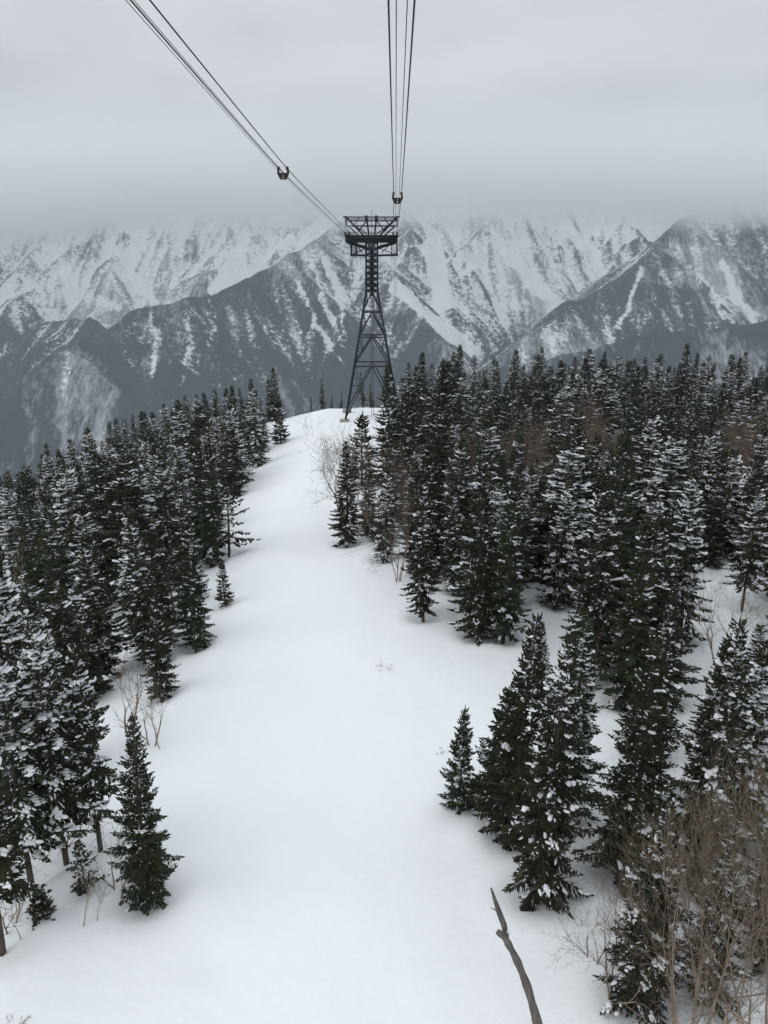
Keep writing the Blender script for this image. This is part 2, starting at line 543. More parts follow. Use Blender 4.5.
    CH = [([(432, 246), (440, 285), (447, 308), (466, 330), (491, 357)], 8.5, 4200, 1.6), ([(209, 291), (245, 275), (289, 238)], 4.5, 4500, 1.0), ([(246, 230), (233, 262), (216, 286)], 4, 4500, .8),
          ([(122, 248), (131, 272), (152, 302)], 4, 4500, .9), ([(60, 262), (76, 292), (118, 308)], 4.5, 4500, .7), ([(398, 288), (430, 318), (472, 352)], 7, 3900, 1.1),
          ([(497, 238), (530, 280), (556, 308)], 6, 4600, .9), ([(560, 225), (590, 250), (604, 280)], 5, 4600, .8), ([(470, 262), (462, 290), (476, 318)], 4, 4600, .7),
          ([(641, 268), (630, 296), (620, 326)], 3, 3300, .8), ([(724, 262), (738, 296), (757, 322)], 5, 3300, .8), ([(690, 262), (715, 300), (730, 322)], 3.5, 3300, .6),
          ([(298, 284), (318, 326), (350, 372)], 3, 3300, .8), ([(326, 262), (338, 300), (346, 340)], 3, 3300, .6), ([(312, 262), (322, 300), (345, 350)], 2.5, 3300, .6),
          ([(150, 312), (158, 350), (150, 390)], 4, 3000, .5), ([(185, 312), (192, 345), (180, 380)], 4, 3000, .5), ([(210, 300), (216, 330), (206, 360)], 3, 3000, .5)]
    wob = 7 * vnoise(U / 12, Vv / 12) + 3 * vnoise(U / 4, Vv / 4)
    for pts_, w_, ymin, st in CH:
        dm = np.full(Z.shape, 1e9)
        for (ax, ay), (bx, by) in zip(pts_[:-1], pts_[1:]):
            t = np.clip(((U - ax) * (bx - ax) + (Vv - ay) * (by - ay)) / ((bx - ax) ** 2 + (by - ay) ** 2), 0, 1)
            dm = np.minimum(dm, np.hypot(U + wob - ax - t * (bx - ax), Vv - ay - t * (by - ay)))
        ok = (Y > ymin)
        if ymin < 3900: ok = ok & (Y < 4700)
        snow += st * ok * np.clip(1.3 - dm / w_, 0, 1)
    low = np.clip((3050 - Y) / 250, 0, 1) * (X > -200)              # the low wooded spur on the right stays dark
    lowl = np.clip((-330 - (Z - CZ)) / 250, 0, 1) * (Y < 4400)     # dense woods low down
    snow -= 0.6 * low + 0.22 * lowl; frost -= 0.35 * low + 0.40 * lowl
    i = np.arange(ny - 1)[:, None]; j = np.arange(nx - 1)[None, :]
    a = i * nx + j
    Q = np.stack([a, a + 1, a + 1 + nx, a + nx], -1).reshape(-1, 4)
    me = mesh_np('mountains', np.stack([X, Y, Z], -1).reshape(-1, 3), [Q], True)
    at_ = me.attributes.new('snow', 'FLOAT', 'POINT')
    at_.data.foreach_set('value', snow.ravel().astype(np.float32))
    at_ = me.attributes.new('frost', 'FLOAT', 'POINT')
    at_.data.foreach_set('value', frost.ravel().astype(np.float32))
    o = link('mountains', me, M['mountain'])
    tag(o, kind='structure')


# ------------------------------------------------------------------ conifers
def blades(P0, D, Nn, L, W):
    """two crossed pointed needle sprays per twig. P0 base, D direction, Nn up-ish normal"""
    n = len(P0)
    D = D / (np.linalg.norm(D, axis=1)[:, None] + 1e-9)
    Sd = np.cross(D, Nn); Sd /= np.linalg.norm(Sd, axis=1)[:, None] + 1e-9
    U = np.cross(Sd, D)
    L = L[:, None]; W = W[:, None]
    V = np.empty((n, 8, 3))
    V[:, 0] = P0
    V[:, 1] = P0 + D * L * 0.45 + Sd * W * 0.5 - U * W * 0.15
    V[:, 2] = P0 + D * L
    V[:, 3] = P0 + D * L * 0.45 - Sd * W * 0.5 - U * W * 0.15
    V[:, 4] = P0 - U * W * 0.1
    V[:, 5] = P0 + D * L * 0.5 + U * W * 0.3
    V[:, 6] = P0 + D * L * 0.97
    V[:, 7] = P0 + D * L * 0.5 - U * W * 0.45
    F = (np.arange(n) * 8)[:, None, None] + np.array([[0, 1, 2, 3], [4, 5, 6, 7]])[None]
    return V.reshape(-1, 3), F.reshape(-1, 4)


def lumps(C, D, L, W, H, r, big):
    """rounded snow cushions, long axis D"""
    n = len(C)
    D = D / (np.linalg.norm(D, axis=1)[:, None] + 1e-9)
    Sd = np.cross(D, np.array([0, 0, 1.0])); Sd /= np.linalg.norm(Sd, axis=1)[:, None] + 1e-9
    U = np.cross(Sd, D)
    if big:
        seg, rings = 7, 3
    else:
        seg, rings = 5, 1
    T = []
    T.append((0, 0, 1.0))
    for k in range(rings):
        ph = math.pi * (k + 1) / (rings + 1)
        for j in range(seg):
            th = 2 * math.pi * j / seg
            T.append((math.sin(ph) * math.cos(th), math.sin(ph) * math.sin(th), math.cos(ph)))
    T.append((0, 0, -1.0))
    T = np.array(T)
    nv = len(T)
    rad = 1 + r.normal(0, 0.24, (n, nv))
    V = C[:, None] + (T[None, :, 0:1] * rad[..., None]) * (D * L[:, None] * .5)[:, None] + (T[None, :, 1:2] * rad[..., None]) * (Sd * W[:, None] * .5)[:, None] \
        + (T[None, :, 2:3]) * (U * H[:, None] * .5)[:, None]
    tri = []; quad = []
    for j in range(seg):
        tri.append((0, 1 + j, 1 + (j + 1) % seg))
        for k in range(rings - 1):
            a = 1 + k * seg
            quad.append((a + j, a + seg + j, a + seg + (j + 1) % seg, a + (j + 1) % seg))
        a = 1 + (rings - 1) * seg
        tri.append((a + j, nv - 1, a + (j + 1) % seg))
    off = (np.arange(n) * nv)[:, None, None]
    TR = (off + np.array(tri)[None]).reshape(-1, 3)
    QD = (off + np.array(quad)[None]).reshape(-1, 4) if quad else None
    return V.reshape(-1, 3), QD, TR


def conifer(seed, H=12.0, Rm=1.9, bare=0.06, dens=1.0, snow=0.5, prof=0.85, droop=0.3, gap=0.0, raw=False, fine=1.0):
    """one fir: Empty > trunk, crown (> snow_load); base at origin"""
    r = np.random.default_rng(seed)
    tr = MB()
    k = 14
    zt = np.linspace(-0.8, H * 0.985, k)
    bend = r.normal(0, 0.012 * H, 2); ph = r.uniform(0, 6)
    cx = lambda z: bend[0] * np.sin(z / H * 2.2 + ph) - bend[0] * math.sin(ph)
    cy = lambda z: bend[1] * np.sin(z / H * 1.9 + ph * 2) - bend[1] * math.sin(ph * 2)
    r0 = 0.0095 * H + 0.02
    tr.tube(np.stack([cx(zt), cy(zt), zt], -1), r0 * (1 - np.clip(zt, 0, None) / H) ** 0.85 + 0.012, 8)
    P, D, NN, LL, WW = [], [], [], [], []
    SC, SD, SL, SW, SH = [], [], [], [], []       # big cushions
    TC, TD, TL, TW, TH = [], [], [], [], []       # small ones on the twigs
    # dead stubs on the bare part of the stem
    if bare > 0.12:
        for _ in range(26):
            zz = r.uniform(0.05, bare + 0.1) * H; a = r.uniform(0, 6.28); l = r.uniform(0.2, 1.0)
            p0 = np.array([cx(zz), cy(zz), zz]); p1 = p0 + np.array([math.cos(a) * l * .6, math.sin(a) * l * .6, r.uniform(-.15, .05)])
            tr.tube([p0, p1, p1 + np.array([math.cos(a + .3) * l * .4, math.sin(a + .3) * l * .4, -0.1 * l])], [0.018, 0.012, 0.005], 3, cap=False)
    z = bare * H
    side = r.uniform(0, 6.28)
    lob = r.uniform(0.7, 1.15, 24)
    while z < H * 0.985:
        t = (z - bare * H) / (H * (1 - bare))
        nb = r.integers(4, 7) if t < 0.93 else 3
        a0 = r.uniform(0, 6.28)
        for b in range(nb):
            if r.random() < gap * (1 - t): continue
            az = a0 + b * 6.283 / nb + r.normal(0, 0.25)
            pr = (1 - t) ** prof * min(1.0, 0.62 + t * 3.2)
            lb = lob[int((az % 6.283) / 6.284 * 6) + 6 * int(min(3, t * 4))]
            Lb = Rm * pr * r.uniform(0.5, 1.15) * (0.55 + 0.45 * lb) + 0.10
            if r.random() < 0.06: Lb *= 1.25
            pitch0 = 0.55 * t - droop * (1 - t) + r.normal(0, 0.1)
            # spine
            m = max(3, int(Lb / (0.105 * fine / dens)))
            s = np.linspace(0, 1, m)
            pit = pitch0 - 0.25 * s + 0.45 * s ** 2.2
            azs = az + r.normal(0, 0.12) * s
            ds = Lb / (m - 1)
            dirs = np.stack([np.cos(azs) * np.cos(pit), np.sin(azs) * np.cos(pit), np.sin(pit)], -1)
            pts = np.cumsum(dirs * ds, axis=0)
            pts = np.vstack([[0, 0, 0], pts[:-1]]) + np.array([cx(z), cy(z), z])
            tr.tube(pts[[0, m // 2, m - 1]], [0.012 + 0.01 * Lb, 0.010 + 0.004 * Lb, 0.004], 3, cap=False)
            bs = snow * (0.25, 0.7, 1.2, 2.2)[r.integers(0, 4)]
            # twigs to both sides, none right at the stem
            keep = s > min(0.28, 0.25 / Lb)
            for sg in (-1, 1):
                q = keep & (r.random(m) < 0.92)
                if not q.any(): continue
                nq = q.sum()
                ang = sg * r.uniform(0.6, 1.15, nq)
                d = dirs[q]
                ca, sa = np.cos(ang), np.sin(ang)
                dd = np.stack([d[:, 0] * ca - d[:, 1] * sa, d[:, 0] * sa + d[:, 1] * ca, d[:, 2] - r.uniform(0.02, 0.5, nq)], -1)
                tl = np.minimum(0.16 + 0.42 * Lb * (1 - s[q]) * 0.9, 0.62) * r.uniform(0.6, 1.2, nq)
                P.append(pts[q]); D.append(dd); NN.append(np.tile([0, 0, 1.0], (nq, 1)) + r.normal(0, 0.35, (nq, 3)))
                LL.append(tl); WW.append(r.uniform(0.12, 0.21, nq) * fine)
                # hanging tufts from the twig ends
                h = r.random(nq) < (0.55 if fine == 1.0 else 0.9)
                if h.any():
                    e = pts[q][h] + dd[h] / np.linalg.norm(dd[h], axis=1)[:, None] * tl[h][:, None] * 0.45
                    d3 = dd[h] + r.normal(0, 0.5, (h.sum(), 3)) + np.array([0, 0, -0.25])
                    P.append(e); D.append(d3); NN.append(r.normal(0, 1, (h.sum(), 3)))
                    LL.append(tl[h] * 0.7); WW.append(r.uniform(0.08, 0.14, h.sum()) * fine)
                ss = r.random(nq) < 0.13 * bs * (0.45 + 0.8 * s[q])
                if ss.any():
                    dn = dd[ss] / np.linalg.norm(dd[ss], axis=1)[:, None]
                    TC.append(pts[q][ss] + dn * tl[ss][:, None] * 0.5 + np.array([0, 0, 0.035])); TD.append(dn)
                    TL.append(tl[ss] * r.uniform(0.35, 0.9, ss.sum())); TW.append(r.uniform(0.05, 0.12, ss.sum())); TH.append(r.uniform(0.04, 0.07, ss.sum()))
            # the tip
            P.append(pts[-1:]); D.append(dirs[-1:]); NN.append(np.array([[0, 0, 1.0]])); LL.append(np.array([0.26])); WW.append(np.array([0.12]))
            # snow lying on the branch
            if r.random() < 0.46 * bs and Lb > 0.3:
                for _ in range(1 + int(snow > 1) + int(r.random() < 0.3)):
                    u = r.uniform(0.4, 0.95)
                    ln = min(0.8, Lb * 0.5) * r.uniform(0.35, 1.0)
                    nl = 2 + int(ln / 0.16)
                    sdv = np.array([-dirs[0][1], dirs[0][0], 0])
                    for w_ in range(nl):
                        kk = int(np.clip((u + (w_ / nl - 0.5) * ln / Lb) * m, 0, m - 1))
                        l1 = r.uniform(0.16, 0.42)
                        SC.append(pts[kk] + sdv * r.normal(0, 0.07 + 0.05 * Lb) + [0, 0, r.uniform(0.03, 0.07)])
                        SD.append(dirs[kk] + r.normal(0, 0.45, 3) * [1, 1, 0.4]); SL.append(l1); SW.append(l1 * r.uniform(0.35, 0.75)); SH.append(r.uniform(0.06, 0.13))
        z += (0.17 + 0.15 * (1 - t)) / dens * r.uniform(0.7, 1.3)
    # leader
    P.append(np.array([[cx(H * .97), cy(H * .97), H * .965]])); D.append(np.array([[0, 0, 1.0]])); NN.append(np.array([[1.0, 0, 0]])); LL.append(np.array([0.5])); WW.append(np.array([0.09]))
    # keep foliage above the snow line
    V, Fq = blades(np.concatenate(P), np.concatenate(D), np.concatenate(NN), np.concatenate(LL), np.concatenate(WW))
    V[:, 2] = np.maximum(V[:, 2], -0.25)
    crown = mesh_np('crown', V, [Fq])
    sm = MB()
    if SC:
        v, q, t_ = lumps(np.array(SC), np.array(SD), np.array(SL), np.array(SW), np.array(SH), r, True)
        sm.add(v, q, t_)
    if TC:
        v, q, t_ = lumps(np.concatenate(TC), np.concatenate(TD), np.concatenate(TL), np.concatenate(TW), np.concatenate(TH), r, False)
        sm.add(v, q, t_)
    snowme = sm.mesh('snow_load', True) if sm.n else None
    if raw: return [(tr.mesh('t', True), 0), (crown, 1), (snowme, 2)]
    root = empty('fir_tree')
    a = link('trunk', tr.mesh('trunk', True), M['bark'], root)
    c = link('crown', crown, M['needle'], root)
    if snowme: link('snow_load', snowme, M['snowclump'], c)['kind'] = 'stuff'
    root['H'] = H
    return root


def copy_tree(o, parent=None):
    c = o.copy(); COL.objects.link(c); c.parent = parent
    for ch in list(o.children): copy_tree(ch, c)
    return c


def remove_tree(o):
    for ch in list(o.children): remove_tree(ch)
    bpy.data.objects.remove(o)


PROTO = {
    'slim': [conifer(101, 13, 2.1, 0.05, 1.0, 0.34, 1.0), conifer(102, 13, 2.0, 0.08, 1.0, 0.6, 0.95, 0.4), conifer(103, 13, 2.3, 0.05, 1.0, 0.22, 1.1),
             conifer(104, 13, 2.2, 0.10, 0.9, 0.45, 1.05, 0.3, 0.2)],
    'full': [conifer(111, 12.5, 2.8, 0.04, 1.0, 0.30, 1.05, 0.25), conifer(112, 12.5, 2.6, 0.05, 1.0, 0.45, 0.95, 0.3), conifer(113, 12.5, 2.7, 0.06, 0.95, 0.36, 1.15, 0.35, 0.15)],
    'snowy': [conifer(121, 12, 2.4, 0.06, 1.0, 1.15, 1.0, 0.45), conifer(122, 12, 2.7, 0.05, 1.0, 1.6, 0.95, 0.5, 0.15)],
    'leggy': [conifer(131, 12.5, 2.1, 0.20, 0.9, 0.7, 0.85, 0.35, 0.3), conifer(132, 12.5, 2.4, 0.22, 0.85, 1.4, 0.8, 0.5, 0.3)],
    'young': [conifer(141, 5, 1.15, 0.03, 1.15, 0.45, 1.0, 0.1), conifer(142, 5, 1.35, 0.16, 0.8, 0.35, 0.95, 0.0, 0.35)],
}
PROTO['near'] = [conifer(151, 11, 2.3, 0.03, 1.0, 0.30, 0.95, 0.3, fine=0.62), conifer(152, 12, 2.5, 0.04, 1.0, 0.5, 0.9, 0.4, 0.1, fine=0.62),
                 conifer(153, 12, 2.3, 0.05, 1.0, 0.9, 1.0, 0.45, 0.15, fine=0.62), conifer(154, 6, 1.5, 0.03, 1.2, 0.4, 0.95, 0.15, fine=0.6)]
USED = []
COUNTS = {}


def place(kind, x, y, h, label, group=None, rz=None, fat=1.0, sink=0.0, cat='fir tree', idx=None, tilt=0.0):
    pr = PROTO[kind]
    if idx is None: idx = random.randrange(len(pr))
    p = pr[idx]
    o = copy_tree(p)
    z = float(ground(x, y)) - sink
    o.location = (x, y, z)
    s = h / p['H']
    o.scale = (s * fat, s * fat, s)
    o.rotation_euler = (random.gauss(0, 0.035) + tilt, random.gauss(0, 0.035), random.uniform(0, 6.28) if rz is None else rz)
    del o['H']
    tag(o, label, cat, group)
    USED.append((x, y, h))
    return o


def height_for(px, py_base, py_top):
    """world position of a base seen at (px, py_base) and the height whose tip is seen at py_top"""
    x, y = hit(px, py_base)
    z0 = float(ground(x, y))
    lo, hi = 0.3, 40
    for _ in range(30):
        m = (lo + hi) / 2
        if proj(x, y, z0 + m)[1] > py_top: lo = m
        else: hi = m
    return x, y, lo


# ------------------------------------------------------------------ bare trees
def bare_tree(seed, H, stems=1, spread=0.35, depth=5, r0=0.07, tw=1.0, curve=0.16, mats=('birch', 'twig'), name='bare_tree', up=0.05, rmin=0.0055):
    r = np.random.default_rng(seed)
    big, small = MB(), MB()

    def grow(p, d, L, rad, lev):
        n = 5 if lev < 2 else (4 if lev < 4 else 3)
        pts = [p]
        kids = []
        for i in range(n):
            d = d + r.normal(0, curve * (0.6 + 0.2 * lev), 3) + np.array([0, 0, up])
            d = d / np.linalg.norm(d)
            p = p + d * L / n
            pts.append(p)
            kids.append((p, d))
        e = rad * 0.42
        (big if lev < 2 else small).tube(pts, np.linspace(rad, e, n + 1), 7 if lev == 0 else (4 if lev < 3 else 3), cap=False)
        if lev >= depth: return
        nk = [5, 5, 4, 4, 3, 3][lev]
        nk = max(2, int(nk * tw + r.random()))
        for q in range(nk):
            f = 1.0 if q == 0 else r.uniform(0.22 if lev else 0.3, 1.0)
            pi = min(n - 1, int(f * n))
            pp, dd = kids[pi] if q else kids[-1]
            a = r.uniform(0, 6.28); sp_ = r.uniform(0.35, 0.85) if q else 0.15
            o = np.cross(dd, [math.cos(a), math.sin(a), 0.3]); o /= np.linalg.norm(o) + 1e-9
            nd = dd * math.cos(sp_) + o * math.sin(sp_)
            grow(pp, nd, L * r.uniform(0.5, 0.74), max(rmin, rad * (1 - 0.55 * f) * r.uniform(0.5, 0.7)), lev + 1)

    for s_ in range(stems):
        a = 6.283 * s_ / stems + r.uniform(-0.4, 0.4)
        sd = spread * r.uniform(0.5, 1.2) if stems > 1 else 0.06
        d = np.array([math.cos(a) * sd, math.sin(a) * sd, 1.0]); d /= np.linalg.norm(d)
        hh = H * r.uniform(0.7, 1.0) if s_ else H
        grow(np.array([math.cos(a) * 0.08 * (stems > 1), math.sin(a) * 0.08 * (stems > 1), -0.3]), d, hh * 0.48, r0 * r.uniform(0.75, 1.0), 0)
    root = empty(name)
    link('trunk', big.mesh('trunk', True), M[mats[0]], root)
    link('branches', small.mesh('branches'), M[mats[1]], root)
    root['H'] = H
    return root


BARE = {
    'wood': [bare_tree(201, 8, 3, 0.35, 5, 0.075, 0.78), bare_tree(202, 8, 2, 0.3, 5, 0.085, 0.82), bare_tree(203, 7, 4, 0.45, 5, 0.06, 0.74)],
    'front': [bare_tree(211, 8, 6, 0.5, 5, 0.075, 0.8, 0.08)],
    'far': [bare_tree(241, 10, 3, 0.3, 4, 0.12, 0.8, 0.12, rmin=0.013), bare_tree(242, 10, 2, 0.3, 4, 0.14, 0.85, 0.13, rmin=0.013)],
    'sapling': [bare_tree(221, 2.6, 2, 0.25, 3, 0.035, 0.7), bare_tree(222, 2.6, 1, 0.2, 3, 0.03, 0.8)],
    'sprig': [bare_tree(231, 0.8, 5, 0.9, 2, 0.015, 0.8, 0.2, name='twig_tuft')],
}


def place_bare(kind, x, y, h, label, group=None, rz=None, idx=None, cat='bare tree', tilt=(0, 0), fat=1.0, name=None):
    pr = BARE[kind]
    p = pr[random.randrange(len(pr)) if idx is None else idx]
    o = copy_tree(p)
    if name: o.name = name
    o.location = (x, y, float(ground(x, y)))
    s = h / p['H']
    o.scale = (s * fat, s * fat, s)
    o.rotation_euler = (tilt[0], tilt[1], random.uniform(0, 6.28) if rz is None else rz)
    del o['H']
    tag(o, label, cat, group)
    return o


# ------------------------------------------------------------------ the trees one can point to
def heroes():
    T = [
        # kind, idx, base x, base y, top y, fatness, label
        ('near', 0, 150, 898, 714, 0.85, 'lone narrow dark fir at the lower left edge of the run, nearest the camera'),
        ('young', 1, 86, 895, 843, 1.1, 'small snow-flecked fir just left of the lone narrow fir'),
        ('leggy', 0, 100, 845, 640, 0.9, 'thin fir with long bare trunk behind the small snow-flecked fir'),
        ('leggy', 1, 66, 860, 628, 1.0, 'snowy fir with a snow-plastered bare trunk in the lower left wood'),
        ('leggy', 1, 32, 888, 668, 1.1, 'leaning-looking fir with dark bare trunk near the lower left corner'),
        ('leggy', 0, 2, 948, 700, 1.0, 'fir trunk cut by the left picture edge, lowest trunk on that side'),
        ('young', 0, 225, 605, 562, 0.95, 'tiny fir standing alone on the snow left of the run, below the thin open fir'),
        ('young', 1, 229, 556, 476, 1.05, 'thin open-branched fir standing on the snow at the left edge of the run'),
        ('full', 0, 162, 696, 588, 0.9, 'dark fir at the wood edge above the bare saplings, left of the run'),
        ('full', 1, 196, 648, 528, 0.95, 'broad dark fir at the left wood edge beside the tiny lone fir'),
        ('slim', 0, 211, 566, 440, 1.0, 'slender fir right behind the thin open-branched fir'),
        ('slim', 1, 186, 606, 470, 1.0, 'slender fir rising behind the broad dark fir left of the run'),
        ('young', 0, 281, 443, 399, 1.15, 'small fir at the far left edge of the run, by the snowy crest'),
        ('snowy', 0, 258, 466, 378, 0.9, 'tall fir at the far end of the left wood, beside the small crest fir'),
        ('slim', 2, 240, 480, 384, 1.0, 'dark fir at the far left wood, second from its end'),
        ('snowy', 1, 26, 800, 560, 1.0, 'heavily snow-laden fir with drooping white boughs near the left picture edge'),
        ('snowy', 1, 62, 770, 606, 0.85, 'snow-laden fir right of the heavily laden one at the left edge'),
        ('slim', 0, 347, 545, 440, 1.15, 'fir at the near left tip of the right wood, beside the pale birch'),
        ('young', 0, 362, 486, 414, 1.2, 'slender pointed fir standing in front of the pylon base'),
        ('snowy', 0, 383, 560, 462, 0.9, 'snow-dusted fir just right of the tip tree of the right-hand wood'),
        ('full', 0, 391, 486, 362, 1.0, 'tall dark fir directly right of the pylon legs'),
        ('slim', 0, 408, 500, 398, 1.0, 'fir leaning against the right side of the tall dark fir by the pylon'),
        ('slim', 2, 430, 520, 360, 1.1, 'very tall dark fir, first big treetop right of the pylon'),
        ('slim', 1, 423, 618, 470, 0.95, 'narrow fir with a ragged foot at the wood edge right of the run'),
        ('full', 1, 478, 638, 458, 0.85, 'big dark fir on the wood edge in the centre right, touching the open run'),
        ('slim', 0, 503, 640, 470, 0.95, 'fir just right of the big dark edge fir, above the central clump'),
        ('snowy', 0, 556, 606, 470, 1.0, 'snowy fir at the back of the little glade right of the run'),
        ('full', 0, 606, 650, 430, 0.95, 'huge broad dark fir right of the little glade'),
        ('snowy', 1, 680, 640, 470, 0.9, 'snow-plumed fir right of the huge broad dark fir'),
        ('near', 3, 459, 808, 708, 0.72, 'small fir standing alone on the run, left of the central clump'),
        ('near', 1, 538, 896, 640, 0.85, 'tallest dark fir of the central clump, with its foot lowest'),
        ('near', 0, 512, 838, 612, 0.85, 'fir on the left rear of the central clump'),
        ('near', 3, 498, 812, 690, 1.1, 'shorter fir at the left side of the central clump'),
        ('near', 2, 566, 815, 618, 1.0, 'snowy-sided fir on the right rear of the central clump'),
        ('snowy', 0, 540, 700, 622, 0.9, 'short pointed fir peeping behind the central clump'),
        ('near', 1, 640, 1004, 800, 0.95, 'dark fir rising behind the reddish bare shrubs near the bottom edge'),
        ('near', 0, 625, 872, 640, 1.05, 'tall fir right of the central clump, across the narrow snow gap'),
        ('near', 2, 690, 880, 620, 1.0, 'tall snow-spotted fir in the lower right wood'),
        ('snowy', 0, 735, 840, 640, 1.0, 'bushy snow-capped fir near the right picture edge, lower right wood'),
        ('near', 1, 766, 960, 800, 1.0, 'dark fir at the lower right corner behind the bare branches'),
        ('near', 2, 705, 1000, 830, 1.0, 'dark fir between the bare stems, second from the lower right corner'),
        ('leggy', 1, 742, 608, 490, 1.0, 'leggy fir with a bare trunk standing in the right-hand glade'),
        ('snowy', 1, 748, 735, 628, 1.2, 'broad snowy young fir below the right-hand glade'),
        ('slim', 1, 648, 760, 590, 1.0, 'slender fir midway up the lower right wood'),
    ]
    for kind, idx, bx, by, ty, fat, lab in T:
        x, y, h = height_for(bx, by, ty)
        place(kind, x, y, h, lab, 'firs along the edges of the snow run', fat=fat, idx=idx)
    x, y = hit(42, 918)
    place('near', x, y, 2.3, 'little half-buried fir poking from the snow near the lower left corner', 'firs along the edges of the snow run', fat=1.5, sink=0.8, idx=3)


def woods():
    """the two woods, tree by tree, on a loose grid, back to front"""
    r = random.Random(5)
    pts = []
    y = 24.0
    row = 0
    while y < 176:
        step = 4.35 + 0.008 * y
        x = -96 + (row % 2) * step / 2
        while x < 118:
            xx = x + r.uniform(-1.5, 1.5); yy = y + r.uniform(-1.5, 1.5)
            x += step
            el, er = float(edge_l(yy)), float(edge_r(yy))
            left = xx < el - 2.0
            right = xx > er + 1.2
            if yy > 162 and -12 < xx < 4: continue
            if yy > 145 and -9 < xx < 5: continue
            if not (left or right): continue
            z = float(ground(xx, yy))
            px, py, d = proj(xx, yy, z)
            tx, ty, _ = proj(xx, yy, z + 12)
            if px < -190 or px > 980 or ty > 1010 or py > 1180: continue
            if 318 < px < 382 and yy > 84: continue
            # snowy glades among the trees
            if 545 < px < 592 and 596 < py < 700: continue
            if 690 < px < 765 and 570 < py < 640 and r.random() < 0.9: continue
            if 575 < px < 615 and 840 < py < 1000: continue
            if left and 20 < px < 140 and py > 770: continue
            if left and px < 150 and py > 620 and r.random() < 0.75: continue
            if left and 110 < px < 160 and 690 < py < 760: continue
            if any((xx - a) ** 2 + (yy - b) ** 2 < 2.6 ** 2 for a, b, _ in USED): continue
            pts.append((xx, yy, px, py, left))
        y += step * 0.86
        row += 1
    return pts


heroes()
PTS = woods()
rr = random.Random(9)
BARESPOT = [((555, 505), 46), ((520, 500), 30), ((590, 480), 30), ((735, 500), 34), ((410, 490), 16), ((470, 500), 20), ((660, 520), 14), ((15, 620), 20)]
recs = []
for (x, y, px, py, left) in PTS:
    z = float(ground(x, y))
    isbare = any(math.hypot(px - cx_, (py - cy_) * 1.4) < rad and rr.random() < 0.8 for (cx_, cy_), rad in BARESPOT)
    if isbare:
        recs.append(('bare', x, y, rr.uniform(9.0, 11.5), px, py, left, 1, None)); continue
    h = rr.gauss(11.3, 2.2)
    if left: h = rr.gauss(10.8, 2.0)
    if y > 110: h = rr.gauss(10.4, 2.0)
    h = min(max(h, 6.0), 15.0)
    if left: kind = rr.choices(['slim', 'full', 'snowy', 'leggy'], [4, 2, 4, 1])[0]
    else: kind = rr.choices(['slim', 'full', 'snowy', 'leggy'], [5, 3, 2, 0.7])[0]
    if 690 < px < 775 and 640 < py < 830 and not left:         # low growth in front of the glade keeps it open
        while h > 2.5 and proj(x, y, z + h)[1] < 640: h -= 0.3
        if h < 6: kind = 'young'
        if h < 3: continue
    elif rr.random() < 0.07: kind, h = 'young', rr.uniform(3.5, 6)
    recs.append((kind, x, y, h, px, py, left, rr.uniform(1.02, 1.6), None))

# leave out the trees the photograph shows nothing of: paint the crowns front to back on a coarse grid
CG = 3
cov = np.zeros((1024 // CG + 60, 768 // CG + 80), dtype=np.int16)


def crown_cells(x, y, h, wide):
    z = float(ground(x, y))
    bx, by, d = proj(x, y, z + 0.3); tx, ty, d2 = proj(x, y, z + h)
    out = set()
    n = max(3, int((by - ty) / CG) + 1)
    for i in range(n):
        f = i / (n - 1)
        cy_ = ty + (by - ty) * f; cx_ = tx + (bx - tx) * f
        hw = F * wide * min(1, 0.08 + f * 1.1) / (d2 + (d - d2) * f)
        for c in range(int((cx_ - hw) // CG), int((cx_ + hw) // CG) + 1):
            rr_, cc_ = int(cy_ // CG) + 20, c + 30
            if 20 <= rr_ < 1024 // CG + 20 and 30 <= cc_ < 768 // CG + 30: out.add((rr_, cc_))
    return out


cand = [('h', u[0], u[1], u[2], None) for u in USED] + [('f', rc[1], rc[2], rc[3], i) for i, rc in enumerate(recs)]
cand.sort(key=lambda c: c[1] ** 2 + c[2] ** 2)
keep = set(); share = {}; aside = []
for (k_, x, y, h, i) in cand:
    bare_ = k_ == 'f' and recs[i][0] == 'bare'
    cells = crown_cells(x, y, h, 1.25)
    free = sum(1 for c in cells if cov[c] < 2)
    if k_ == 'f' and not cells and not (0 < proj(x, y, float(ground(x, y)))[0] < 768) and recs[i][0] != 'bare':
        aside.append(i); continue
    if k_ == 'f' and (not cells or free < max(8, 0.09 * len(cells))): continue
    if k_ == 'f': keep.add(i); share[i] = sum(1 for c in cells if cov[c] < 1) + 0.3 * free
    for c in cells: cov[c] += 0 if bare_ else 1
firs = sorted([i for i in keep if recs[i][0] != 'bare'], key=lambda i: -share[i])
room = 296 - len(USED) - 6
REST = [recs[i] for i in firs[room:]] + [recs[i] for i in aside]
keep -= set(firs[room:])
print('REST', len(REST))
recs = [rc for i, rc in enumerate(recs) if i in keep]
print('FILL', len(recs), 'bare', sum(1 for q in recs if q[0] == 'bare'), 'HERO', len(USED))


def ordinal(n):
    W = ['first', 'second', 'third', 'fourth', 'fifth', 'sixth', 'seventh', 'eighth', 'ninth', 'tenth', 'eleventh', 'twelfth', 'thirteenth', 'fourteenth', 'fifteenth',
         'sixteenth', 'seventeenth', 'eighteenth', 'nineteenth', 'twentieth']
    if n <= 20: return W[n - 1]
    T = ['', '', 'twenty', 'thirty', 'forty', 'fifty', 'sixty']
    if n % 10 == 0: return {20: 'twentieth', 30: 'thirtieth', 40: 'fortieth', 50: 'fiftieth', 60: 'sixtieth'}[n]
    return T[n // 10] + '-' + W[n % 10 - 1]


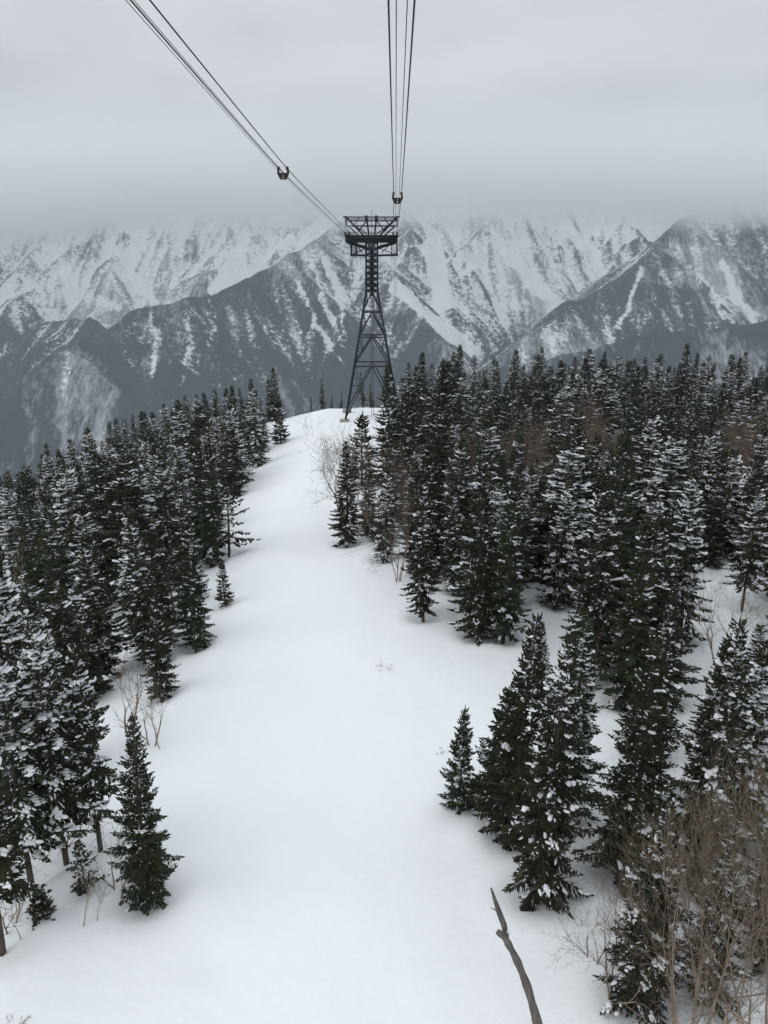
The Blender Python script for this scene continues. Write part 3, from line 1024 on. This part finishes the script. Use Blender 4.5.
KW = {'slim': 'slender dark fir', 'full': 'broad dark fir', 'snowy': 'snow-dusted fir', 'leggy': 'bare-footed fir', 'young': 'short young fir', 'bare': 'bare brown tree'}


def zone(px, py, left):
    if left:
        if py < 500: return 'at the far end of the left wood'
        if py < 560: return 'in the upper left wood'
        if py < 620: return 'in the middle left wood, high part'
        if py < 700: return 'in the middle left wood, low part'
        return 'in the lowest left wood'
    if py < 440: return 'in the hindmost rank, right wood'
    if py < 470: return 'in the second hindmost rank, right wood'
    if py < 500: return 'in the far right wood'
    if py < 540: return 'in the upper middle right wood'
    if py < 590: return 'in the lower middle right wood'
    if py < 690: return 'by the right-hand glades'
    return 'in the lower right wood'


# order each zone and kind from left to right so that every tree can be pointed out
from collections import defaultdict
grp = defaultdict(list)
for i, rc in enumerate(recs):
    grp[(rc[0], zone(rc[4], rc[5], rc[6]))].append(i)
labels = {}
for (kd, zn), ids in grp.items():
    ids.sort(key=lambda i: recs[i][4])
    for n, i in enumerate(ids):
        if len(ids) == 1: labels[i] = f'{KW[kd]} {zn}, the only one there'
        else: labels[i] = f'{KW[kd]} {zn}, {ordinal(n + 1)} from the left'
for i, rc in enumerate(recs):
    kd, x, y, h, px, py, left, fat, _ = rc
    g = 'firs of the left wood' if left else 'firs of the right wood'
    if kd == 'bare':
        place_bare('far' if y > 55 else 'wood', x, y, h, labels[i], 'bare brown trees among the firs')
    else:
        place(kd, x, y, h, labels[i], g, fat=fat)

# past three hundred firs in view: the ones that show least become one thicket
def thicket():
    vars_ = [conifer(301, 12, 2.2, 0.05, 0.62, 0.5, 1.0, raw=True), conifer(302, 12, 2.4, 0.05, 0.62, 0.3, 1.05, raw=True)]
    data = []
    for v in vars_:
        one = []
        for me, mi in v:
            n = len(me.vertices); co_ = np.empty(n * 3, np.float32); me.vertices.foreach_get('co', co_)
            lt = np.empty(len(me.polygons), np.int32); me.polygons.foreach_get('loop_total', lt)
            lv = np.empty(len(me.loops), np.int32); me.loops.foreach_get('vertex_index', lv)
            one.append((co_.reshape(-1, 3), lt, lv, mi))
        data.append(one)
    VV, LV, LT, MI = [], [], [], []
    off = 0
    r = random.Random(77)
    for (kind, x, y, h, px, py, left, fat, _) in REST:
        a = r.uniform(0, 6.28); sc = h / 12.0; f = sc * fat * 1.1
        ca, sa = math.cos(a), math.sin(a); z = float(ground(x, y))
        for co_, lt, lv, mi in data[r.randrange(2)]:
            V = np.stack([(co_[:, 0] * ca - co_[:, 1] * sa) * f + x, (co_[:, 0] * sa + co_[:, 1] * ca) * f + y, co_[:, 2] * sc + z], -1)
            VV.append(V); LV.append(lv + off); LT.append(lt); MI.append(np.full(len(lt), mi, np.int32)); off += len(V)
    me = bpy.data.meshes.new('fir_thicket')
    VV = np.concatenate(VV).astype(np.float32); LV = np.concatenate(LV).astype(np.int32); LT = np.concatenate(LT).astype(np.int32); MI = np.concatenate(MI)
    me.vertices.add(len(VV)); me.vertices.foreach_set('co', VV.ravel())
    me.loops.add(len(LV)); me.loops.foreach_set('vertex_index', LV)
    me.polygons.add(len(LT)); me.polygons.foreach_set('loop_start', np.concatenate([[0], np.cumsum(LT)[:-1]]).astype(np.int32)); me.polygons.foreach_set('loop_total', LT)
    for k in ('bark', 'needle', 'snowclump'): me.materials.append(M[k])
    me.polygons.foreach_set('material_index', MI)
    me.update(calc_edges=True)
    tag(link('fir_thicket', me), 'mass of further firs half hidden between and behind the nearer ones', 'thicket', kind='stuff')


if REST: thicket()

# distant firs beyond the pylon, on the back of the crest
far_firs = [(322, 378, 182, 'largest fir of the few behind the snowy crest, left of the pylon'), (331, 394, 186, 'smaller fir right of the largest one behind the snowy crest'),
            (311, 401, 184, 'smallest fir behind the snowy crest, furthest left'), (341, 398, 184, 'short fir behind the crest at the left foot of the pylon'),
            (363, 372, 178, 'slim fir seen through the pylon legs'), (372, 384, 182, 'second fir seen through the pylon legs, on the right')]
for px, ty, Y, lab in far_firs:
    X = at(px, ty, Y)[0]; top = at(px, ty, Y)[2]
    h = max(4.0, top - float(ground(X, Y)))
    place('slim', X, Y, h, lab, 'firs behind the snowy crest')

# ------------------------------------------------------------------ bare trees one can point to
x, y, h = height_for(350, 530, 422)
place_bare('wood', x, y, h, 'pale bare birch with a wide twiggy crown beside the run, below the crest', 'bare birches at the wood edge', idx=0, fat=1.15, rz=2.0)
x, y, h = height_for(340, 512, 424)
place_bare('far', x, y, h, 'brownish twiggy bare tree at the wood edge just left of the slender pointed fir', 'bare birches at the wood edge', idx=0, fat=0.9)
x, y, h = height_for(398, 582, 470)
place_bare('wood', x, y, h, 'grey bare tree at the wood edge between the tip firs and the ragged narrow fir', 'bare birches at the wood edge', idx=2, fat=0.7, rz=1.0)
x, y, h = height_for(375, 540, 440)
place_bare('wood', x, y, h, 'bare twiggy tree just behind the tip firs of the right-hand wood', 'bare birches at the wood edge', idx=1)
x, y, h = height_for(690, 1075, 790)
place_bare('front', x, y, h, 'many-stemmed tan bare tree filling the lower right corner', 'bare trees in the lower right corner', rz=0.6, idx=0, fat=0.72)
x, y, h = height_for(765, 1090, 800)
place_bare('front', x, y, h, 'tan bare tree half cut by the right picture edge at the bottom', 'bare trees in the lower right corner', rz=2.4, idx=0, fat=0.75)
x, y, h = height_for(652, 975, 835)
place_bare('wood', x, y, h, 'reddish bare shrub tree in front of the lowest right fir', 'bare trees in the lower right corner', idx=0, fat=0.9)
x, y, h = height_for(612, 1000, 880)
place_bare('wood', x, y, h, 'low twiggy bare shrub between the lowest right fir and the open snow', 'bare trees in the lower right corner', idx=2, fat=1.1)
x, y, h = height_for(725, 935, 800)
place_bare('wood', x, y, h, 'reddish bare tree among the firs above the many-stemmed tan tree', 'bare trees in the lower right corner', idx=0, fat=1.0)
x, y, h = height_for(716, 665, 575)
place_bare('wood', x, y, h, 'crooked bare tree in front of the right-hand glade', 'bare trees around the glade', idx=1)
x, y, h = height_for(582, 690, 612)
place_bare('sapling', x, y, h, 'thin bare sapling in the little glade behind the central clump', 'bare trees around the glade', idx=0)
x, y, h = height_for(700, 985, 850)
place_bare('wood', x, y, h, 'brown twiggy bare tree between the two lowest right firs', 'bare trees in the lower right corner', idx=2, fat=0.9)
SAP = [(118, 897, 818, 0, 'forked bare sapling just left of the lone narrow fir'),
       (82, 931, 868, 1, 'curved bare sapling in the snow left of the forked one, lower of the pair'),
       (95, 925, 880, 1, 'straight bare sapling right beside the curved one near the lower left'),
       (152, 746, 672, 0, 'bare sapling under the wood edge, left of the run'),
       (161, 749, 700, 1, 'short leaning twig sapling right of the one under the wood edge'),
       (128, 730, 640, 0, 'bare sapling deeper in the gap behind the lone narrow fir'),
       (10, 930, 860, 0, 'bare sapling beside the trunk at the left picture edge'),
       (20, 936, 890, 1, 'short bare stick poking up left of the half-buried fir'),
       (60, 850, 760, 0, 'bare sapling beside the snow-plastered trunk'),
       (592, 965, 900, 0, 'bare sapling on the snow left of the lowest right fir')]
for bx, by, ty, idx, lab in SAP:
    x, y, h = height_for(bx, by, ty)
    place_bare('sapling', x, y, h, lab, 'bare saplings in the snow', idx=idx, cat='sapling')
x, y = hit(384, 668)
place_bare('sprig', x, y, 0.95, 'lone tuft of bare twigs poking out of the open snow', None, cat='shrub', name='twig_tuft', fat=1.3)
x, y = hit(448, 754)
place_bare('sprig', x, y, 0.8, 'bare twigs leaning out of the snow left of the small lone fir', None, cat='shrub', name='twig_tuft', fat=1.5)
x, y = hit(14, 1028)
place_bare('sprig', x, y, 0.8, 'twig tips poking from the snow at the bottom left corner', None, cat='shrub', name='twig_tuft', fat=1.3)

for L_ in (PROTO, BARE):
    for ps in L_.values():
        for p in ps: remove_tree(p)


# dead trunk leaning into the picture at the bottom
def dead_trunk():
    x0, y0 = hit(552, 1085)
    z0 = float(ground(x0, y0))
    a = np.array([x0, y0, z0 - 0.4])
    # tip about four metres up, where the sight line to its end runs
    tip = np.array(at(490, 888, y0 + 0.9))
    P = []
    way = [(552, 1085), (538, 1024), (527, 985), (516, 958), (505, 938), (497, 931)]
    P = [a]
    for i, (px, py) in enumerate(way[1:]):
        f = (i + 1) / (len(way))
        P.append(np.array(at(px, py, y0 + 0.9 * f)))
    root = empty('dead_tree', (x0, y0, z0))
    tag(root, 'dead grey broken trunk leaning up out of the bottom edge right of centre', 'dead tree')
    rel = lambda L: [np.array(q) - np.array([x0, y0, z0]) for q in L]
    Q = np.array(rel(P))
    # finer, knotty
    t = np.linspace(0, len(Q) - 1, 36)
    C = np.stack([np.interp(t, np.arange(len(Q)), Q[:, k]) for k in range(3)], -1)
    for _ in range(3): C[1:-1] = (C[:-2] + C[1:-1] * 2 + C[2:]) / 4
    rad = np.linspace(0.16, 0.085, 36) * (1 + 0.10 * np.sin(t * 7.1) + np.random.default_rng(2).normal(0, 0.05, 36))
    m = MB(); m.tube(C, rad, 10)
    m.build('trunk', M['deadwood'], root, True)
    br = MB()
    top = [np.array(at(px, py, y0 + 0.95)) for px, py in ((507, 941), (504, 925), (499, 912), (495, 900), (491, 888))]
    top = np.array(rel(top)); 
    br.tube(top, [0.085, 0.095, 0.09, 0.06, 0.025], 8)
    br.tube(np.array([top[2], top[2] + [-.25, .05, .12]]), [0.03, 0.01], 5)
    br.build('broken_limb', M['deadwood'], root, True)
    r = np.random.default_rng(4)
    s = MB()
    c = np.array([top[0] + [0.02, 0, 0.06], (top[0] + top[1]) / 2 + [0.06, 0, 0.06]])
    v, q, t_ = lumps(c, np.array([[0.3, 0.1, -0.6], [0.2, 0, -0.8]]), np.array([0.4, 0.3]), np.array([0.2, 0.16]), np.array([0.16, 0.14]), r, True)
    s.add(v, q, t_)
    s.build('snow_cap', M['snowclump'], root, True)['kind'] = 'stuff'


dead_trunk()


# ------------------------------------------------------------------ pylon
def pylon():
    Y0 = 160.0
    X0 = at(372, 300, Y0)[0]
    zb = float(ground(X0, Y0))
    root = empty('cableway_pylon', (X0, Y0, zb))
    tag(root, 'dark steel lattice cableway pylon with a wide platform head on the snowy crest', 'pylon')
    Z = lambda py: at(372, py, Y0)[2] - zb
    top_rail, rail2, rail3 = Z(217.5), Z(220.5), Z(226)
    deck_t, deck_b = Z(236), Z(242.5)
    low_t, low_b = Z(253), Z(256)
    waist = Z(291)
    hx = 5.05                                # half width of the head
    hy = 3.2
    cw = 1.12                                # half width of the column
    bw = 5.6                                 # half width of the base
    # legs
    def half(z): return cw if z >= waist else cw + (bw - cw) * (1 - z / waist)
    for sx in (-1, 1):
        for sy in (-1, 1):
            m = MB()
            m.bar((sx * bw, sy * bw, -0.6), (sx * cw, sy * cw, waist), 0.42)
            m.bar((sx * cw, sy * cw, waist), (sx * cw, sy * cw, deck_b), 0.34)
            leg = m.build('leg', M['steel'], root)
            f = MB(); f.box((sx * bw - .9, sy * bw - .9, -1.5), (sx * bw + .9, sy * bw + .9, 0.55))
            f.build('footing', M['concrete'], leg)
    levels = [0.6, Z(364), Z(336), Z(311.6), waist]
    # lattice on each face
    def corners(z):
        h = half(z); return [(-h, -h), (h, -h), (h, h), (-h, h)]
    for k in range(4):
        m = MB()
        for i, z in enumerate(levels):
            c = corners(z); a, b = c[k], c[(k + 1) % 4]
            if i: m.bar((*a, z), (*b, z), 0.24)
            if i < len(levels) - 1:
                z2 = levels[i + 1]; c2 = corners(z2); a2, b2 = c2[k], c2[(k + 1) % 4]
                mid = ((a2[0] + b2[0]) / 2, (a2[1] + b2[1]) / 2, z2)
                m.bar((*a, z), mid, 0.19); m.bar((*b, z), mid, 0.19)
                # secondary bracing
                zm = (z + z2) / 2; cm = corners(zm); am, bm = cm[k], cm[(k + 1) % 4]
                pa = tuple((np.array((*a, z)) + np.array(mid)) / 2); pb = tuple((np.array((*b, z)) + np.array(mid)) / 2)
                m.bar((*am, zm), pa, 0.12); m.bar((*bm, zm), pb, 0.12)
                m.bar(pa, (a2[0], a2[1], z2), 0.12); m.bar(pb, (b2[0], b2[1], z2), 0.12)
        # column
        n = 9
        zz = np.linspace(waist, deck_b, n)
        for i in range(n - 1):
            c = corners(waist + 1); a, b = c[k], c[(k + 1) % 4]
            m.bar((*a, zz[i]), (*b, zz[i]), 0.26)
            m.bar((*a, zz[i]), (*b, zz[i + 1]), 0.24); m.bar((*b, zz[i]), (*a, zz[i + 1]), 0.24)
        m.build('lattice_face', M['steel'], root)
    # platforms inside the shaft
    m = MB()
    for z in levels[1:4]:
        h = half(z) - 0.3
        m.bar((-h, -h, z), (h, h, z), 0.12); m.bar((h, -h, z), (-h, h, z), 0.12)
    m.build('inner_bracing', M['steel2'], root)
    # ladder up the middle of the near face
    m = MB()
    for sx in (-0.25, 0.25): m.bar((sx, 0, 0), (sx, 0, deck_b), 0.07)
    for z in np.arange(0.3, deck_b, 0.4): m.bar((-.25, 0, z), (.25, 0, z), 0.05)
    m.bar((0, .3, waist - 1), (0, .3, deck_b), 0.7, 0.5)
    m.build('ladder', M['steel'], root)
    # head: crossbeams, deck, hangers
    m = MB()
    for sy in (-1, 0, 1):
        y = sy * hy * 0.62
        m.bar((-hx, y, deck_b + 0.5), (hx, y, deck_b + 0.5), 0.35, 1.05)
        m.bar((-hx, y, deck_t), (hx, y, deck_t), 0.3, 0.3)
        n = 12
        for i in range(n):
            xa = -hx + 2 * hx * i / n; xb = -hx + 2 * hx * (i + 1) / n
            m.bar((xa, y, deck_b + .3 if i % 2 else deck_t), (xb, y, deck_t if i % 2 else deck_b + .3), 0.14)
        # tapered brackets to the column
        for sx in (-1, 1):
            m.bar((sx * hx * 0.93, y * 0.7, deck_b), (sx * cw, y * 0.5, deck_b - 1.0), 0.3, 0.55)
    m.bar((-hx, -hy, deck_t), (-hx, hy, deck_t), 0.3); m.bar((hx, -hy, deck_t), (hx, hy, deck_t), 0.3)
    m.build('crossbeam', M['steel'], root)
    m = MB()
    m.box((-hx, -hy, deck_b + .72), (hx, -hy * .55, deck_b + .80)); m.box((-hx, hy * .55, deck_b + .72), (hx, hy, deck_b + .80))
    m.box((-hx, -hy * .549, deck_b + .72), (-hx + 2.2, hy * .549, deck_b + .80)); m.box((hx - 2.2, -hy * .549, deck_b + .72), (hx, hy * .549, deck_b + .80))
    m.build('walkway', M['steel'], root)
    m = MB()
    for sy in (-1, 1):
        for zr in (deck_b + 1.3, deck_b + 1.85):
            m.bar((-hx, sy * hy, zr), (hx, sy * hy, zr), 0.06)
        for x in np.linspace(-hx, hx, 11): m.bar((x, sy * hy, deck_b + .75), (x, sy * hy, deck_b + 1.85), 0.06)
    m.build('railing', M['steel2'], root)
    # lower gallery under each side
    m = MB()
    for sx in (-1, 1):
        xo = sx * hx * (0.98 if sx > 0 else 0.80)
        for y in (-1.8, 1.8):
            m.bar((xo, y, low_b), (xo, y, deck_b), 0.22)
            m.bar((xo - sx * 1.0, y, low_b), (xo - sx * 1.0, y, deck_b), 0.16)
            m.bar((xo, y, low_b + .2), (sx * cw, y * .6, low_b + .1), 0.34, 0.42)
            m.bar((xo - sx * 1.0, y, deck_b), (sx * (cw + .8), y * .6, low_t), 0.12)
            m.bar((sx * cw, y * .6, deck_b - 1.0), (xo - sx * 1.0, y, low_t), 0.12)
        m.bar((xo, -1.9, low_b + .2), (xo, 1.9, low_b + .2), 0.3)
        m.box((min(xo, xo - sx * 1.2), -2.0, low_b + .42), (max(xo, xo - sx * 1.2), 2.0, low_b + .5))
    m.build('lower_gallery', M['steel'], root)
    # saddle shoes carrying the ropes
    for sx, xo in ((-1, -4.75), (1, 4.55)):
        for dx in (-0.35, 0.35):
            m = MB()
            P = []
            for i in range(9):
                yy = -3.4 + 6.8 * i / 8
                P.append((xo + dx, yy, deck_t + 0.55 - 0.016 * yy * yy))
            for i in range(8):
                m.bar(P[i], P[i + 1], 0.2, 0.34)
            m.bar((xo + dx, -1.5, deck_t), (xo + dx, -1.5, deck_t + .45), 0.22); m.bar((xo + dx, 1.5, deck_t), (xo + dx, 1.5, deck_t + .45), 0.22)
            m.build('saddle', M['steel'], root)
    # upper fan-shaped work frame
    m = MB()
    for y in (-hy * .8, hy * .8):
        m.bar((-hx, y, top_rail), (hx, y, top_rail), 0.16)
        m.bar((-hx + .35, y, rail2), (hx - .1, y, rail2), 0.16)
        m.bar((-hx + .9, y, rail3), (hx - .3, y, rail3), 0.14)
        for sx in (-1, 1):
            m.bar((sx * 1.5, y * .6, deck_t), (sx * (hx - .2), y, top_rail), 0.26)
            m.bar((sx * 2.4, y * .6, deck_t), (sx * (hx - .5), y, rail3), 0.18)
            m.bar((sx * 0.55, y * .6, deck_t), (sx * 0.95, y, top_rail), 0.26)
            m.bar((sx * 0.95, y, rail2), (sx * 2.5, y * .8, deck_t + .9), 0.12)
            m.bar((sx * 3.2, y * .9, rail3), (sx * 1.0, y * .6, deck_t + .4), 0.12)
            m.bar((sx * 2.4, y, top_rail), (sx * 3.5, y, rail3), 0.10)
            m.bar((sx * (hx - .1), y, top_rail + .1), (sx * (hx - .1), y, rail3 - .2), 0.16)
    for x in (-hx, -hx * .5, -0.95, 0.95, hx * .5, hx):
        m.bar((x, -hy * .8, top_rail), (x, hy * .8, top_rail), 0.14)
    for sx in (-1, 1):
        m.bar((sx * hx, -hy * .8, rail2 + .02), (sx * hx, hy * .8, rail2 + .02), 0.12)
    m.build('upper_frame', M['steel'], root)
    m = MB()
    for x, y in ((-.95, -2.5), (.95, -2.5)):
        m.box((x - .3, y - .25, rail2 - .1), (x + .3, y + .25, top_rail + .25))
    for sx in (-1, 1): m.box((sx * hx - .35, -2.9, top_rail - .12), (sx * hx + .35, -2.2, top_rail + .14))
    m.build('sheave_box', M['steel'], root)
    m = MB(); m.tube([(0, 0, deck_t), (0, 0, top_rail + 1.3)], 0.04, 6); m.build('lightning_rod', M['steel2'], root)
    m = MB(); m.box((-0.75, -cw - .35, deck_b - .9), (0.75, -cw - .2, deck_b + .35)); m.build('sign_plate', M['steel2'], root)
    return X0, Y0, zb + deck_t + 0.6


PX, PY, PZ = pylon()

# ------------------------------------------------------------------ ropes and rope carriers
def rope_curve(side, dx, dz):
    """points of one rope from behind the camera over the saddle and down beyond"""
    if side > 0:
        K = [(-60, -1.0 + 0.0, 13.5), (0, 0.12, 7.1), (24, 0.47, 6.45), (73.5, 1.2, 5.05), (120, 1.75, 4.35)]
        xe = PX + 4.55
    else:
        K = [(-60, -10.2, 16.5), (0, -9.35, 10.8), (32.2, -8.85, 8.75), (68.7, -8.27, 6.60), (120, -7.45, 4.95)]
        xe = PX - 4.75
    K = [(y, x, z + CZ) for y, x, z in K] + [(157, xe, PZ + .05), (160, xe, PZ + 0.12), (163, xe, PZ + .0), (230, xe + 1.2, PZ - 7), (330, xe + 2.4, PZ - 22), (520, xe + 4.5, PZ - 62)]
    K = np.array(K)
    t = np.concatenate([np.linspace(-60, 156, 60), np.linspace(157, 163, 7), np.linspace(170, 520, 24)])
    x = np.interp(t, K[:, 0], K[:, 1]); z = np.interp(t, K[:, 0], K[:, 2])
    for _ in range(6): z[1:58] = (z[:57] + 2 * z[1:58] + z[2:59]) / 4; x[1:58] = (x[:57] + 2 * x[1:58] + x[2:59]) / 4
    w = np.ones_like(t)
    off = np.where((t > 150) & (t < 170), 0.0 if dz else 0.0, 0.0)
    return np.stack([x + dx, t, z + dz + off], -1)


ROPE_WORD = {-1: 'left', 1: 'right'}
for side in (-1, 1):
    for nm, dx in (('left', -0.35), ('right', 0.35)):
        m = MB(); m.tube(rope_curve(side, dx, 0), 0.030 if side > 0 else 0.034, 6)
        o = m.build('track_rope', M['rope'], None, True)
        tag(o, f'thick dark track rope, {nm} one of the pair {"slanting down the left sky" if side < 0 else "over the picture centre"}', 'cable', 'track ropes running to the pylon')
    for nm, dx in (('left', -0.14), ('right', 0.14)):
        m = MB(); m.tube(rope_curve(side, dx, -0.42), 0.016, 5)
        o = m.build('haul_rope', M['hauler'], None, True)
        tag(o, f'thin grey haul rope, {nm} one of the inner pair in the {"slanting left" if side < 0 else "steep central"} rope bundle', 'cable', 'haul ropes running to the pylon')


def carrier(side, Yc, label):
    c = rope_curve(side, 0, 0)
    x = np.interp(Yc, c[:, 1], c[:, 0]); z = np.interp(Yc, c[:, 1], c[:, 2])
    root = empty('rope_carrier', (x, Yc, z))
    tag(root, label, 'rope carrier', 'rope carriers hung between the track ropes')
    for sx in (-1, 1):
        m = MB()
        m.bar((sx * .35, 0, 0.10), (sx * .42, 0, -0.32), 0.16, 0.22)
        m.bar((sx * .42, 0, -0.30), (sx * .16, 0, -0.80), 0.17, 0.2)
        m.box((sx * .35 - .10, -.22, -.07), (sx * .35 + .10, .22, .13))
        arm = m.build('arm', M['rust'], root)
        r_ = MB(); a = np.linspace(0, 2 * math.pi, 13)[:-1]
        # grooved haul rope roller
        r_.tube([(sx * .05, 0, -.56), (sx * .09, 0, -.56), (sx * .14, 0, -.56), (sx * .19, 0, -.56), (sx * .23, 0, -.56)], [.15, .14, .10, .14, .15], 14)
        r_.build('roller', M['steel'], arm)
    m = MB(); m.bar((-.36, 0, -.40), (.36, 0, -.40), 0.12, 0.14); m.bar((-.2, 0, -.78), (.2, 0, -.78), 0.14, 0.12); m.bar((-.3, .05, -.45), (.3, .05, -.70), .08)
    m.bar((-.3, -.05, -.70), (.3, -.05, -.45), .08)
    m.build('cross_bar', M['rust'], root)
    return root


carrier(1, 73.5, 'brown rope carrier on the steep central ropes, just above the pylon head')
carrier(-1, 68.7, 'brown rope carrier on the slanting left ropes, lower than halfway up the sky')

build_ground()
build_mountains()

# ------------------------------------------------------------------ air
def box_obj(name, lo, hi):
    m = MB(); m.box(lo, hi)
    return m


def volume_mat(name, color, dens):
    m = bpy.data.materials.new(name); m.use_nodes = True
    nt = m.node_tree
    for n in list(nt.nodes):
        if n.type == 'BSDF_PRINCIPLED': nt.nodes.remove(n)
    out = [n for n in nt.nodes if n.type == 'OUTPUT_MATERIAL'][0]
    v = N(nt, 'ShaderNodeVolumePrincipled')
    v.inputs['Color'].default_value = (*color, 1)
    v.inputs['Density'].default_value = dens
    nt.links.new(v.outputs[0], out.inputs['Volume'])
    return m, nt, v


hm, _, _ = volume_mat('haze_air', (0.82, 0.92, 1.0), 6.0e-5)
hz = box_obj('haze', (-5200, -450, CZ - 1120), (5200, 6700, CZ + 720)).build('haze', hm)
tag(hz, 'thin grey-blue winter haze', kind='stuff')

cm, nt, v = volume_mat('low_cloud', (0.985, 0.99, 1.0), 0.0)
L = nt.links.new
geo = N(nt, 'ShaderNodeNewGeometry')
sx = N(nt, 'ShaderNodeSeparateXYZ'); L(geo.outputs['Position'], sx.inputs[0])
no = N(nt, 'ShaderNodeTexNoise'); no.inputs['Scale'].default_value = 0.0011; no.inputs['Detail'].default_value = 6; no.inputs['Roughness'].default_value = 0.62
L(geo.outputs['Position'], no.inputs['Vector'])
# height above a wavy cloud base that hangs lower on the left
a1 = N(nt, 'ShaderNodeMath', operation='MULTIPLY_ADD'); L(no.outputs['Fac'], a1.inputs[0]); a1.inputs[1].default_value = 560; L(sx.outputs['Z'], a1.inputs[2])
lx = N(nt, 'ShaderNodeMapRange'); lx.inputs['From Min'].default_value = -3200; lx.inputs['From Max'].default_value = 0; lx.inputs['To Min'].default_value = 150; lx.inputs['To Max'].default_value = 0
L(sx.outputs['X'], lx.inputs['Value'])
a2 = N(nt, 'ShaderNodeMath', operation='ADD'); L(a1.outputs[0], a2.inputs[0]); L(lx.outputs['Result'], a2.inputs[1])
dn = N(nt, 'ShaderNodeMapRange'); dn.interpolation_type = 'SMOOTHSTEP'
dn.inputs['From Min'].default_value = CZ + 280 + 105; dn.inputs['From Max'].default_value = CZ + 280 + 290
dn.inputs['To Max'].default_value = 0.0024
L(a2.outputs[0], dn.inputs['Value'])
tp = N(nt, 'ShaderNodeMapRange'); tp.interpolation_type = 'SMOOTHSTEP'      # thins out again higher up
tp.inputs['From Min'].default_value = CZ + 260; tp.inputs['From Max'].default_value = CZ + 690; tp.inputs['To Min'].default_value = 1; tp.inputs['To Max'].default_value = 0
L(sx.outputs['Z'], tp.inputs['Value'])
pm = N(nt, 'ShaderNodeMath', operation='MULTIPLY'); L(dn.outputs['Result'], pm.inputs[0]); L(tp.outputs['Result'], pm.inputs[1])
L(pm.outputs[0], v.inputs['Density'])
cm.cycles.volume_step_rate = 0.25
lc = box_obj('low_cloud', (-5000, 3100, CZ - 180), (5000, 6600, CZ + 700)).build('low_cloud', cm)
tag(lc, 'grey cloud bank swallowing the mountain tops', kind='stuff')

# ------------------------------------------------------------------ sky and light
w = bpy.data.worlds.new('World'); S.world = w; w.use_nodes = True
nt = w.node_tree; L = nt.links.new
bg = nt.nodes['Background']
SUN_EL, SUN_AZ = R(42), R(-118)           # sun behind the overcast: up-left, a little behind the camera
sky = N(nt, 'ShaderNodeTexSky'); sky.sky_type = 'NISHITA'; sky.sun_disc = False
sky.sun_elevation = SUN_EL; sky.sun_rotation = SUN_AZ; sky.altitude = 2000
tc = N(nt, 'ShaderNodeTexCoord')
sep = N(nt, 'ShaderNodeSeparateXYZ'); L(tc.outputs['Generated'], sep.inputs[0])
grad = N(nt, 'ShaderNodeMapRange'); grad.inputs['From Min'].default_value = 0.0; grad.inputs['From Max'].default_value = 1.0
grad.inputs['To Min'].default_value = 5.1; grad.inputs['To Max'].default_value = 11.2
L(sep.outputs['Z'], grad.inputs['Value'])
mp = N(nt, 'ShaderNodeMapping'); mp.inputs['Scale'].default_value = (1, 1, 3.2)
L(tc.outputs['Generated'], mp.inputs['Vector'])
cn = N(nt, 'ShaderNodeTexNoise'); cn.inputs['Scale'].default_value = 2.6; cn.inputs['Detail'].default_value = 4; cn.inputs['Roughness'].default_value = 0.45
L(mp.outputs['Vector'], cn.inputs['Vector'])
cr = N(nt, 'ShaderNodeMapRange'); cr.inputs['From Min'].default_value = 0.3; cr.inputs['From Max'].default_value = 0.7; cr.inputs['To Min'].default_value = 0.82; cr.inputs['To Max'].default_value = 1.12
L(cn.outputs['Fac'], cr.inputs['Value'])
mu = N(nt, 'ShaderNodeMath', operation='MULTIPLY'); L(grad.outputs['Result'], mu.inputs[0]); L(cr.outputs['Result'], mu.inputs[1])
gc = N(nt, 'ShaderNodeVectorMath', operation='SCALE'); gc.inputs[0].default_value = (0.96, 0.985, 1.02); L(mu.outputs[0], gc.inputs['Scale'])
mix = N(nt, 'ShaderNodeMix', data_type='RGBA'); mix.inputs[0].default_value = 0.94
L(sky.outputs['Color'], mix.inputs[6]); L(gc.outputs[0], mix.inputs[7])
L(mix.outputs[2], bg.inputs['Color'])
bg.inputs['Strength'].default_value = 0.1

sd = bpy.data.lights.new('sun', 'SUN'); sd.energy = 0.6; sd.angle = R(38); sd.color = (1.0, 0.97, 0.93)
so = bpy.data.objects.new('sun', sd)
dvec = Vector((math.sin(SUN_AZ) * math.cos(SUN_EL), math.cos(SUN_AZ) * math.cos(SUN_EL), math.sin(SUN_EL)))
so.rotation_euler = dvec.to_track_quat('Z', 'Y').to_euler()
so.location = (0, 0, 200)
COL.objects.link(so)

S.view_settings.view_transform = 'Standard'
S.view_settings.look = 'None'
S.view_settings.exposure = 0.14
S.view_settings.gamma = 1.0
S.render.engine = 'CYCLES'
S.cycles.max_bounces = 10
S.cycles.diffuse_bounces = 3
S.cycles.volume_bounces = 8
S.cycles.transparent_max_bounces = 16
S.cycles.volume_max_steps = 64
print('OBJS', len(bpy.data.objects))
